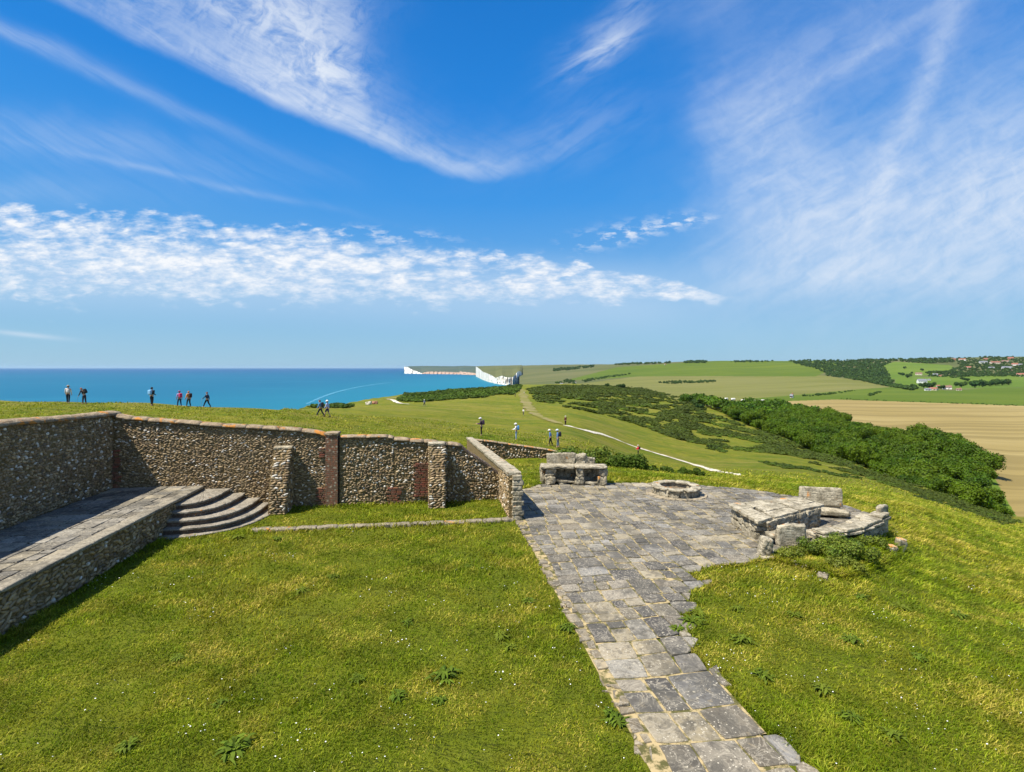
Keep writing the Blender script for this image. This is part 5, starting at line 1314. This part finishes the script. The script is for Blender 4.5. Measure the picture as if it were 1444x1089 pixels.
# ------------------------------------------------------------------ far trees, hedges and houses
FW = []
def fw(poly, n, sz, seed): q = poly_pts(poly, n, seed, 'far'); FW.append(np.c_[q, np.full(len(q), sz)])
fw([(1108, 508), (1160, 505.5), (1240, 504), (1300, 503), (1345, 503), (1345, 511), (1310, 513), (1262, 510), (1245, 516), (1255, 533), (1258, 541), (1240, 540), (1205, 531), (1168, 528), (1150, 520), (1125, 514)], 1500, 8, 1)
fw([(1345, 504), (1444, 501), (1470, 501), (1470, 531), (1400, 532), (1352, 531), (1330, 526), (1350, 519), (1352, 512)], 900, 6, 2)
fw([(1165, 525), (1240, 539), (1262, 544), (1292, 549), (1285, 551), (1255, 546), (1200, 535), (1165, 530)], 260, 6, 3)
fw([(1305, 526), (1345, 523), (1380, 530), (1345, 533), (1310, 531)], 120, 6, 4)
fw([(868, 513.5), (905, 511.5), (905, 514), (868, 515)], 60, 9, 5); fw([(908, 512), (945, 510.5), (945, 512.5), (908, 514)], 60, 8, 6); fw([(966, 510.5), (996, 509.5), (996, 512), (966, 512.5)], 70, 10, 7)
fw([(1030, 510), (1090, 508.5), (1090, 510.5), (1030, 511.5)], 60, 7, 8)
fw([(925, 540.5), (945, 538), (1010, 537.5), (1008, 539.5), (950, 541.5)], 130, 4.5, 9)
fw([(818, 537), (850, 532), (888, 526.5), (890, 528), (850, 534.5), (825, 539)], 110, 4.5, 10)
fw([(780, 521), (838, 515.5), (838, 518), (800, 522.5), (780, 524)], 130, 8, 11)
fw([(782, 541), (800, 535.5), (812, 538), (812, 542)], 60, 4.5, 12)
fw([(1130, 558.5), (1165, 556), (1205, 551), (1206, 552), (1165, 557.5), (1130, 560)], 40, 2.2, 13)
fw([(1224, 558), (1240, 552.5), (1242, 553.5), (1228, 559)], 26, 2.2, 14); fw([(1180, 562), (1444, 571.5), (1444, 573), (1180, 563.5)], 90, .8, 15)
A_ = np.concatenate(FW); szs = A_[:, 3]
for nm, sel, lab in (('far_wood', szs > 5.5, 'dark far woods and tree belts on the hills beyond the straw field'), ('hedge', szs <= 5.5, 'thin dark hedges and scrub lines between the far fields')):
    P = A_[sel]; scatter(nm, P, 1, M_FARTREE, 31, 26, .3, flatness=1.0, label=lab, cat='trees' if nm == 'far_wood' else 'hedge', szf=lambda P: P[:, 3])
ft = tree_proto('tree', 300, 9, 13, 500, 1.3, M_FARTREE, '', 'tree', None, 8); first = True
singles = [(1375, 547, 1.5), (1386, 546, 1.2), (1404, 544, 1.3), (1413, 543.5, 1.4), (1422, 543, 1.3), (1396, 545, 1.1), (1356, 546, 1.1), (1348, 545, .9), (1310, 548, 1.1), (1302, 547, .9), (1318, 544, .8), (1327, 549, .7), (1280, 533, 1.2), (1273, 530, .9), (1270, 529, .8), (1301, 523, .8), (1286, 527, .6), (1295, 528, .6), (1275, 520, .8), (1288, 548, .8), (1364, 538, .9), (1358, 536, .8),
           (879, 548, .5), (872, 547, .4), (855, 546, .4), (980, 572, .45), (988, 578, .4), (972, 566, .4), (965, 562, .3), (1391, 642, .25), (1402, 646, .2), (1415, 660, .2)]
for i, (u, v, k) in enumerate(singles):
    P = visible([u], [v])[0]
    if np.isnan(P[0]): continue
    o = ft if first else copy_tree(ft); first = False; o.location = P; o.scale = (k, k, k*.85); o.rotation_euler = (0, 0, i*1.1)
    if u > 1250 and v < 560: tag(o, 'round dark tree standing among the far fields and houses below the wooded ridge', 'tree', 'single trees by the far village')
    elif v > 600: tag(o, 'tiny bush standing on the straw field beside the right end of the wood', 'bush', 'bushes at the field edge')
    else: tag(o, 'small round tree on the heath between the down and the valley wood', 'tree', 'small trees on the heath')

M_WHITE = plain('white render', (.78, .77, .73), .8); M_CREAM = plain('cream render', (.58, .52, .42), .8); M_BRK = plain('far brick', (.32, .15, .09), .85)
M_ROOFR = plain('red tiles', (.27, .11, .075), .8); M_ROOFB = plain('brown tiles', (.20, .12, .09), .8); M_ROOFG = plain('grey slates', (.17, .18, .20), .7); M_GLASS = plain('window glass', (.04, .05, .06), .2)
def house(w, d, h, rh, mw, mr, label, loc, rz, group=None):
    root = empty('house', loc, rz, label, 'house', group)
    b = MB(); b.add([(-w/2, -d/2, -3), (w/2, -d/2, -3), (w/2, d/2, -3), (-w/2, d/2, -3), (-w/2, -d/2, h), (w/2, -d/2, h), (w/2, d/2, h), (-w/2, d/2, h), (-w/2, 0, h+rh*.97), (w/2, 0, h+rh*.97)],
                    [(0, 1, 5, 4), (2, 3, 7, 6), (1, 2, 6, 9, 5), (3, 0, 4, 8, 7)]); b.build('wall', mw, root)
    r = MB(); e = .5; k = rh/(d/2)
    for sg in (-1, 1):
        V = [(-w/2-e, sg*(d/2+e), h-e*k), (w/2+e, sg*(d/2+e), h-e*k), (w/2+e, 0, h+rh), (-w/2-e, 0, h+rh)]; V += [(x, y, z+.25) for x, y, z in V]
        r.add(V, [(0, 1, 2, 3), (4, 5, 6, 7), (0, 1, 5, 4), (1, 2, 6, 5), (3, 0, 4, 7)])
    ro = r.build('roof', mr, root)
    V, F = box_grid(1, 1, 1); c = MB(); c.add(V*[.7, .5, 1.3]+[w*.3, 0, h+rh+.4], F); c.build('chimney', M_BRK, ro)
    for i in range(max(2, int(w/5))):
        n = MB(); n.add(V*[.7, .06, .7]+[-w/2+w*(i+.5)/max(2, int(w/5)), -d/2-.03, h*.6], F); n.build('window', M_GLASS, root)
    dm = MB(); dm.add(V*[.5, .06, 1.05]+[w*.12, -d/2-.035, 1.05], F); dm.build('door', M_ROOFB, root)
    return root
hs = [(1295.5, 529, 8, M_CREAM, M_ROOFB, 'long cream house alone in the green pasture, left of the church-like gable'),
      (1319, 530, 6, M_WHITE, M_ROOFG, 'low white house beside a red brick gable in the far pasture'), (1326, 531, 3.5, M_BRK, M_ROOFR, 'narrow red brick house right of the low white house in the far pasture'),
      (1366, 520, 6, M_WHITE, M_ROOFR, 'lone white house with red gable on the dark wooded slope'), (1357, 508.5, 8, M_WHITE, M_ROOFR, 'white house with red roof on the wooded skyline'), (1344, 508, 6, M_BRK, M_ROOFB, 'brown house half hidden on the skyline left of the white one'),
      (1386.5, 512.5, 9, M_WHITE, M_ROOFG, 'wide white house below the skyline'), (1390, 507.5, 4.5, M_BRK, M_ROOFR, 'small red house just above the wide white one'), (1403, 513, 11, M_CREAM, M_ROOFR, 'largest pink-roofed house on the village slope'),
      (1398, 520.5, 6.5, M_WHITE, M_ROOFG, 'bright white cottage below the largest pink-roofed house'), (1418, 511.5, 8, M_CREAM, M_ROOFB, 'cream house near the skyline between two red roofs'), (1425.5, 507, 6.5, M_BRK, M_ROOFR, 'red roofed house highest on the right skyline'),
      (1431, 516, 7, M_WHITE, M_ROOFR, 'red and white house in the middle of the right-hand village'), (1420, 520.5, 11, M_WHITE, M_ROOFG, 'long white terrace slanting up the village slope'), (1440, 531, 10, M_CREAM, M_ROOFR, 'red-roofed house at the far right end of the village'),
      (1425, 524, 4, M_CREAM, M_ROOFB, 'small cream house under the long white terrace'), (1438, 516, 6, M_WHITE, M_ROOFG, 'white house at the right picture edge above the red roofs'), (1409, 525, 4, M_WHITE, M_ROOFB, 'tiny white cottage among dark trees low on the village slope'),
      (1317, 550.5, 9, M_CREAM, M_ROOFR, 'red-roofed farmhouse among dark trees behind the green field'), (1308, 551, 7, M_WHITE, M_ROOFG, 'low white farm building left of the red-roofed farmhouse'), (1335.5, 549, 10, M_WHITE, M_ROOFB, 'long white farm building right of the red-roofed farmhouse'),
      (1300, 540.5, 11, M_WHITE, M_ROOFG, 'long pale barn in the field behind the farm'), (1310.5, 536.5, 3.5, M_WHITE, M_ROOFG, 'tiny white house above the long pale barn'), (1323, 545.5, 4, M_WHITE, M_ROOFR, 'small pink-roofed house just behind the red-roofed farmhouse'),
      (1352, 551, 6, M_CREAM, M_ROOFB, 'pale low building between the two big dark trees of the farm'),
      (792, 542.5, 4.2, M_WHITE, M_ROOFG, 'white house on the heath crest above the walkers'), (811, 540.5, 2.4, M_WHITE, M_ROOFG, 'tiny white house right of the dark trees on the heath crest'),
      (1116.5, 561, 3, M_WHITE, M_ROOFG, 'small white building at the far edge of the straw field'), (938, 514.5, 2.4, M_WHITE, M_ROOFR, 'tiny white farmhouse on the green hillside')]
for i, (u, v, wpx, mw, mr, lab) in enumerate(hs):
    P = visible([u], [v], 'far')[0]
    if np.isnan(P[0]): print('house missing', u, v); continue
    w = wpx*P[1]/722*.95; h = min(w*.42, 9)*rnd.uniform(.8, 1.0); h = max(h, 3.0)
    house(w, max(w*.55, 5), h*.75, h*.6, mw, mr, lab, tuple(P), -math.atan2(P[0], P[1])+rnd.uniform(-.5, .5))
# caravans along the edge of the straw field
def caravan(loc, L, rz, label):
    root = empty('caravan', loc, rz, label, 'caravan', 'caravans parked beyond the valley wood'); V, F = box_grid(4, 3, 3); p = V.copy(); r = np.linalg.norm(p, axis=1, keepdims=True); p = p*(1-.12*np.clip(r-1.1, 0, 1))
    b = MB(); b.add(p*[L/2, 1.15, 1.15]+[0, 0, 1.65], F); b.build('body', M_WHITE, root, True)
    n = MB(); n.add(V*[L*.3, .03, .35]+[0, -1.15, 1.9], F); n.build('window', M_GLASS, root)
    for x in (-L*.18, L*.18):
        n = MB(); a = np.linspace(0, 6.283, 13)[:-1]; V2 = [(x+math.cos(q)*.38, yy, .38+math.sin(q)*.38) for yy in (-1.2, -.95) for q in a]
        n.add(V2, [tuple(range(12)), tuple(range(12, 24))]+[(i, (i+1) % 12, 12+(i+1) % 12, 12+i) for i in range(12)]); n.build('wheel', M_GLASS, root)
for u, v, L, lab in ((1013, 565, 7, 'grey-white caravan at the left end of the parked row'), (1024, 564.5, 6.5, 'second pale caravan from the left in the parked row'), (1034, 565, 7, 'bright white caravan in the middle of the parked row'),
                  (1048, 567, 6.5, 'white caravan just right of the middle of the parked row'), (1062, 568, 9, 'longest white caravan near the straw field corner'), (1075, 567.5, 7, 'rightmost white caravan beside the straw field corner')):
    P = visible([u], [v], 'far')[0]
    if not np.isnan(P[0]): caravan(tuple(P+np.array([0, 0, 3.2*0])), L*.62, rnd.uniform(-.3, .3), lab)
# ------------------------------------------------------------------ people
M_SKIN = plain('skin', (.48, .28, .19), .6)
_cm = {}
def cloth(c):
    if c not in _cm: _cm[c] = mat('cloth', lambda g: g.mix(g.step(g.noise(g.tc, 14, 3), .4, .6), c, tuple(k*.85 for k in c)), .85)
    return _cm[c]
def skin_obj(name, verts, edges, radii, m, parent=None, root=0, sub=1, lab=None):
    me = bpy.data.meshes.new(name); me.from_pydata([tuple(v) for v in verts], edges, []); o = bpy.data.objects.new(name, me); COL.objects.link(o)
    sk = o.modifiers.new('skin', 'SKIN'); sk.use_smooth_shade = True
    if not me.skin_vertices: 
        pass
    for i, d in enumerate(me.skin_vertices[0].data):
        r = radii[i]; d.radius = r if isinstance(r, tuple) else (r, r); d.use_root = (i == root)
    ss = o.modifiers.new('sub', 'SUBSURF'); ss.levels = sub; ss.render_levels = sub
    me.materials.append(m); o.parent = parent; return o
def person(loc, rz, top, legs, label, stride=.0, lean=0.0, hat=None, hair=(.06, .04, .03), pack=None, shorts=False, arms=(.2, -.2), bend=(.3, .3), H=1.72, pole=False, skirt=False, group=None, mid=None):
    """figure facing +x in its own frame; stride in radians, lean of the trunk forward in radians"""
    k = H/1.72
    def tr(p):      # lean about the pelvis
        x, y, z = p; z0 = .95; dz = z-z0; return (x*math.cos(lean)+dz*math.sin(lean), y, z0+dz*math.cos(lean)-x*math.sin(lean))
    V = []; Ed = []; Rr = []
    def add(p, r, par=None):
        V.append(tuple(k*c for c in p)); Rr.append(tuple(q*k for q in r) if isinstance(r, tuple) else r*k); i = len(V)-1
        if par is not None: Ed.append((par, i))
        return i
    pel = add((0, 0, .95), (.13, .15)); wai = add(tr((0, 0, 1.12)), (.11, .135), pel); che = add(tr((0, 0, 1.33)), (.12, .165), wai); nb = add(tr((0, 0, 1.46)), (.06, .07), che)
    hx = .03+lean*.05; n2 = add(tr((.01, 0, 1.51)), .052, nb); h1 = add(tr((hx, 0, 1.575)), (.075, .068), n2); h2 = add(tr((hx, 0, 1.64)), (.098, .078), h1); h3 = add(tr((hx-.01, 0, 1.70)), (.06, .05), h2)
    add(tr((hx+.125, 0, 1.605)), .013, h2)
    for sg in (-1, 1): add(tr((hx, sg*.092, 1.61)), .014, h2)
    J = {}
    for sg, sw, bd in ((1, arms[0], bend[0]), (-1, arms[1], bend[1])):
        sh = (0, sg*.19, 1.41); el = (sh[0]+.29*math.sin(sw), sg*.24, sh[2]-.29*math.cos(sw)); fa = sw+bd; wr = (el[0]+.25*math.sin(fa), sg*.23, el[2]-.25*math.cos(fa)); pa = (wr[0]+.08*math.sin(fa), sg*.225, wr[2]-.08*math.cos(fa))
        a = add(tr(sh), .062, che); b = add(tr(el), .042, a); c = add(tr(wr), .027, b); d = add(tr(pa), (.034, .02), c); J[sg] = (tr(sh), tr(el), tr(wr), tr(pa))
        for f in range(4):
            o = (f-1.5)*.019; L = (.062, .075, .07, .055)[f]; f1 = (pa[0]+o+.4*L*math.sin(fa), sg*.222, pa[2]-.55*L*math.cos(fa)); f2 = (f1[0]+.4*L*math.sin(fa+.5), sg*.212, f1[2]-.5*L*math.cos(fa+.4))
            e = add(tr(f1), .0095, d); add(tr(f2), .008, e)
        th = (wr[0]+.045+.02*math.sin(fa), sg*.205, wr[2]-.05*math.cos(fa)); e = add(tr(th), .011, c); add(tr((th[0]+.01, sg*.2, th[2]-.035*math.cos(fa))), .009, e)
    LG = {}
    for sg, sw in ((1, stride), (-1, -stride)):
        hip = (0, sg*.095, .90); kb = .12 if sw >= 0 else .5*abs(sw)+.05; kn = (hip[0]+.43*math.sin(sw+.5*kb), sg*.10, hip[2]-.43*math.cos(sw+.5*kb)); an_ = sw-.6*kb
        an = (kn[0]+.41*math.sin(an_), sg*.10, kn[2]-.41*math.cos(an_)); LG[sg] = [hip, kn, an]
    low = min(LG[1][2][2], LG[-1][2][2]); dz = .075-low
    # drop the whole body so that the lower foot stands on the ground
    for sg in (1, -1):
        hip, kn, an = LG[sg]; a = add(hip, (.085, .08), pel); b = add(kn, .055, a); c = add(an, .037, b); toe = (an[0]+.13, an[1]*1.15, an[2]-.035); d = add(toe, (.03, .038), c)
        add((an[0]-.05, an[1], an[2]-.04), .03, c)
    sh_ = np.array([0, 0, dz*k]); V = [tuple(np.array(v)+sh_) for v in V]
    def S(p): return tuple(k*np.array(p)+sh_)
    body = skin_obj('person', V, Ed, Rr, M_SKIN); body.location = loc; body.rotation_euler = (0, 0, rz); tag(body, label, 'person', group)
    # clothing: each garment its own skinned piece, a little larger than the body
    vt = [S(tr((0, 0, .98))), S(tr((0, 0, 1.14))), S(tr((0, 0, 1.33))), S(tr((0, 0, 1.455)))]; rt = [(.155, .17), (.14, .155), (.145, .185), (.075, .085)]; et = [(0, 1), (1, 2), (2, 3)]
    for sg in (1, -1):
        i = len(vt); vt += [S(J[sg][0]), S(J[sg][1]), S(J[sg][2])]; rt += [.078*1, .055, .042]; et += [(2, i), (i, i+1), (i+1, i+2)]
    skin_obj('jacket', vt, et, [tuple(q*k for q in r) if isinstance(r, tuple) else r*k for r in rt], cloth(top), body)
    if mid: skin_obj('shirt', [S(tr((.05, 0, 1.0))), S(tr((.06, 0, 1.2))), S(tr((.05, 0, 1.38)))], [(0, 1), (1, 2)], [.13, .13, .11], cloth(mid), body)
    vl = [S((0, 0, 1.0)), S((0, 0, .93))]; rl = [(.135, .155), (.145, .16)]; el_ = [(0, 1)]
    for sg in (1, -1):
        hip, kn, an = LG[sg]; i = len(vl); kn2 = tuple(np.array(hip)*.08+np.array(kn)*.92) if shorts else kn
        vl += [S(hip), S(kn2)]; rl += [.10, .075]; el_ += [(1, i), (i, i+1)]
        if not shorts: vl.append(S(np.array(an)+[0, 0, .03])); rl.append(.055); el_.append((i+1, i+2))
    skin_obj('trousers', vl, el_, [tuple(q*k for q in r) if isinstance(r, tuple) else r*k for r in rl], cloth(legs), body)
    for sg in (1, -1):
        an = np.array(LG[sg][2]); skin_obj('shoe', [S(an+[-.05, 0, -.03]), S(an+[.03, 0, -.03]), S(an+[.14, .01*sg, -.045])], [(0, 1), (1, 2)], [.045*k, .05*k, .035*k], cloth((.03, .03, .03)), body)
    hc = np.array(S(tr((hx-.015, 0, 1.66)))); v, f = ICO2
    b = MB(); q = v*np.array([.115, .098, .10])*k; sel = q.copy(); sel[:, 0] -= np.where(q[:, 2] < 0, .02, 0); sel[(v[:, 0] > .35) & (v[:, 2] < .2)] *= .8; b.add(sel+hc, f); b.build('hair', cloth(hair), body, True)
    if hat is not None:
        b = MB(); hh = hc+[0, 0, .03*k]; q = v*np.array([.122, .112, .105])*k; q[:, 2] = np.maximum(q[:, 2], .0); b.add(q+hh, f)
        n = 16; V2 = [(hh[0]+.02*k+math.cos(6.283*i/n)*r*k, hh[1]+math.sin(6.283*i/n)*r*k*.85, hh[2]+z*k) for r, z in ((.10, .01), (.185, -.012), (.185, -.022), (.10, -.0)) for i in range(n)]
        b.add(V2, np.array([(j*n+i, j*n+(i+1) % n, (j+1)*n+(i+1) % n, (j+1)*n+i) for j in range(3) for i in range(n)])); b.build('hat', cloth(hat), body, True)
    if pack is not None:
        b = MB(); V3, F3 = box_grid(4, 5, 6); p = V3.copy(); r = np.linalg.norm(p, axis=1, keepdims=True); p = p*(1-.22*np.clip(r-1.0, 0, 1)); p = p*np.array([.11, .15, .24])*k
        c, s_ = math.cos(lean), math.sin(lean); q = np.stack([p[:, 0]*c+p[:, 2]*s_, p[:, 1], p[:, 2]*c-p[:, 0]*s_], -1)+np.array(S(tr((-.23, 0, 1.27)))); b.add(q, F3); b.build('backpack', cloth(pack), body, True)
    if pole:
        hp = np.array(S(J[1][3])); ft = np.array([hp[0]+.12, hp[1]+.03, 0.01]); V4 = []
        for p in (hp+[0, 0, .08], ft): V4 += [(p[0]+math.cos(1.57*i)*.012, p[1]+math.sin(1.57*i)*.012, p[2]) for i in range(4)]
        MB().add(V4, np.array([(i, (i+1) % 4, 4+(i+1) % 4, 4+i) for i in range(4)])).build('walking_stick', cloth((.3, .3, .3)), body)
    return body
DK = (.025, .027, .035); WH = (.75, .75, .72); NV = (.03, .05, .12)
def at_px(u, v): 
    P = visible([u], [v], 'near')[0]
    return P
def face(u, ang): return ang
# (u, v of feet, facing) : 0 = walking to the right, pi = to the left, +-pi/2 = away / towards the camera
walkers = [
 (96, 569, 1.9, (.72, .70, .68), DK, dict(hat=(.35, .28, .2), stride=.12, arms=(.1, .1)), 'person in white jacket, dark trousers and brown hat, leftmost on the cliff edge', 25),
 (119, 570, math.pi, (.04, .04, .05), (.05, .04, .05), dict(lean=.45, hair=(.35, .12, .05), pack=(.03, .03, .03), pole=True, stride=.1, arms=(.7, .3), mid=(.25, .45, .65)), 'stooping person with bulging dark backpack and walking stick, second from the left', 21),
 (214, 572.5, 1.5, DK, (.02, .02, .025), dict(hair=(.02, .02, .02), mid=None, arms=(-.1, -.1), bend=(1.2, 1.2), stride=.1, pack=(.25, .5, .75)), 'person in black with pale blue backpack and elbows out, facing the sea', 26),
 (253, 574, 2.6, (.45, .35, .65), (.03, .04, .09), dict(hat=(.22, .1, .2), stride=.25, pack=(.6, .05, .14)), 'person in lilac top with red-pink backpack walking by the cliff edge', 21.5),
 (266, 574, 2.9, (.75, .28, .04), (.06, .09, .08), dict(hair=(.4, .2, .12), stride=.2, pack=(.05, .02, .02)), 'person in orange jacket and dark green trousers by the cliff edge', 21),
 (292, 574.5, math.pi, (.03, .05, .10), (.02, .02, .02), dict(hair=(.2, .08, .05), stride=.42, arms=(.6, -.3), pole=True), 'person in navy striding left along the cliff edge with a walking stick', 20),
 (452, 587.5, math.pi, (.12, .28, .5), (.02, .025, .05), dict(hair=(.15, .05, .04), stride=.45, lean=.1, pack=(.02, .02, .025), arms=(.4, -.4)), 'person in blue top with black backpack striding left, left one of the pair', 24),
 (461.5, 588, math.pi, (.42, .5, .8), (.03, .03, .12), dict(hat=(.8, .78, .75), stride=.35, shorts=True, arms=(.3, -.3)), 'person in white hat, lilac-blue top and navy shorts, right one of the pair', 23.5),
 (679, 614.5, math.pi, (.06, .035, .06), (.02, .015, .02), dict(hat=(.6, .58, .6), pack=(.05, .03, .06), lean=.12, arms=(.5, .5), bend=(1.3, 1.3)), 'person in dark purple with backpack standing behind the corner of the far wall', 25),
 (728, 620.5, math.pi, (.75, .75, .75), (.28, .42, .6), dict(hat=(.85, .84, .8), pack=(.08, .25, .55), lean=.05, arms=(.5, .4), bend=(1.0, 1.0)), 'person in white top and cap with blue backpack behind the far wall', 22),
 (776.5, 628.5, math.pi, (.10, .2, .45), (.015, .015, .02), dict(hat=(.75, .72, .7), lean=.15, stride=.25), 'person in blue top and black trousers, left of the two walking together behind the wall', 20.5),
 (787, 631, math.pi, (.10, .2, .42), (.16, .2, .28), dict(hat=(.6, .65, .7), pack=(.02, .02, .03), stride=.12, lean=.08), 'person in blue jacket with black backpack and grey jeans, right of the two walking together', 25),
 (797.5, 600, 2.2, (.12, .015, .02), (.03, .01, .02), dict(hat=(.75, .7, .65), arms=(.1, .1)), 'person in dark red at the far top end of the white chalk path', 13),
 (900, 643, math.pi, (.6, .015, .03), (.02, .015, .02), dict(hat=(.5, .4, .4), pack=(.015, .015, .02), arms=(.4, .4), bend=(.9, .9)), 'person in bright red jacket with black backpack beside the chalk path', 15),
 (738, 586, 1.0, (.75, .74, .7), (.06, .06, .07), dict(stride=.2), 'distant person in white top and dark trousers on the grass below the trodden track', 9.5),
 (598.5, 573, 2.6, (.35, .4, .5), (.03, .04, .09), dict(hat=(.7, .68, .64), stride=.3), 'distant lone person in blue and navy on the grass below the gorse', 9.5),
 (726.5, 560, 1.6, (.03, .03, .03), (.03, .03, .03), dict(), 'tiny far person in black on the grass left of the trodden earth patch', 4.5),
 (739, 556, 1.6, (.7, .66, .6), (.2, .15, .1), dict(), 'tiny far person in pale clothes on the trodden earth patch', 5),
]
for u, v, rz, top_, leg_, kw, lab, hp in walkers:
    P = at_px(u, v)
    if np.isnan(P[0]):
        P = at_px(u, v+2.5)
        if np.isnan(P[0]): print('no ground for', lab); continue
    H = hp*P[1]/722
    print('person', u, v, 'Y %.0f' % P[1], 'H %.2f' % H)
    H = min(max(H, 1.58), 1.9)
    person((P[0], P[1], P[2]-.01), rz, top_, leg_, lab, H=H, **kw)
for u, v, c, lab in ((519.5, 571, M_CHALKPATH, 'pale chalk boulder on the grass near the cliff bay'), (528.5, 570, M_BRK, 'small dark boulder on the grass right of the pale one')):
    P = at_px(u, v); b = MB(); rough_box(b, (0, 0, .4), (1.6, 1.1, .9), seed=int(u), rough=.15, round_=.3); o = b.build('boulder', c, None, True); o.location = P; tag(o, lab, 'boulder')

# ------------------------------------------------------------------ thin sea haze
def haze():
    m = bpy.data.materials.new('haze air'); m.use_nodes = True; t = m.node_tree; t.nodes.clear(); g = G(t)
    v = g.node('ShaderNodeVolumePrincipled'); v.inputs['Density'].default_value = 1.4e-5; v.inputs['Color'].default_value = (.55, .78, 1, 1); v.inputs['Anisotropy'].default_value = .2
    o = g.node('ShaderNodeOutputMaterial'); t.links.new(v.outputs[0], o.inputs['Volume'])
    V, F = box_grid(1, 1, 1); b = MB(); b.add((V+1)/2*[130000, 50000, 190]+[-65000, -4000, SEA-1.5], F); o = b.build('haze', m); tag(o, 'thin sea haze softening the farthest hills and cliffs', 'haze', None, 'stuff')
haze()
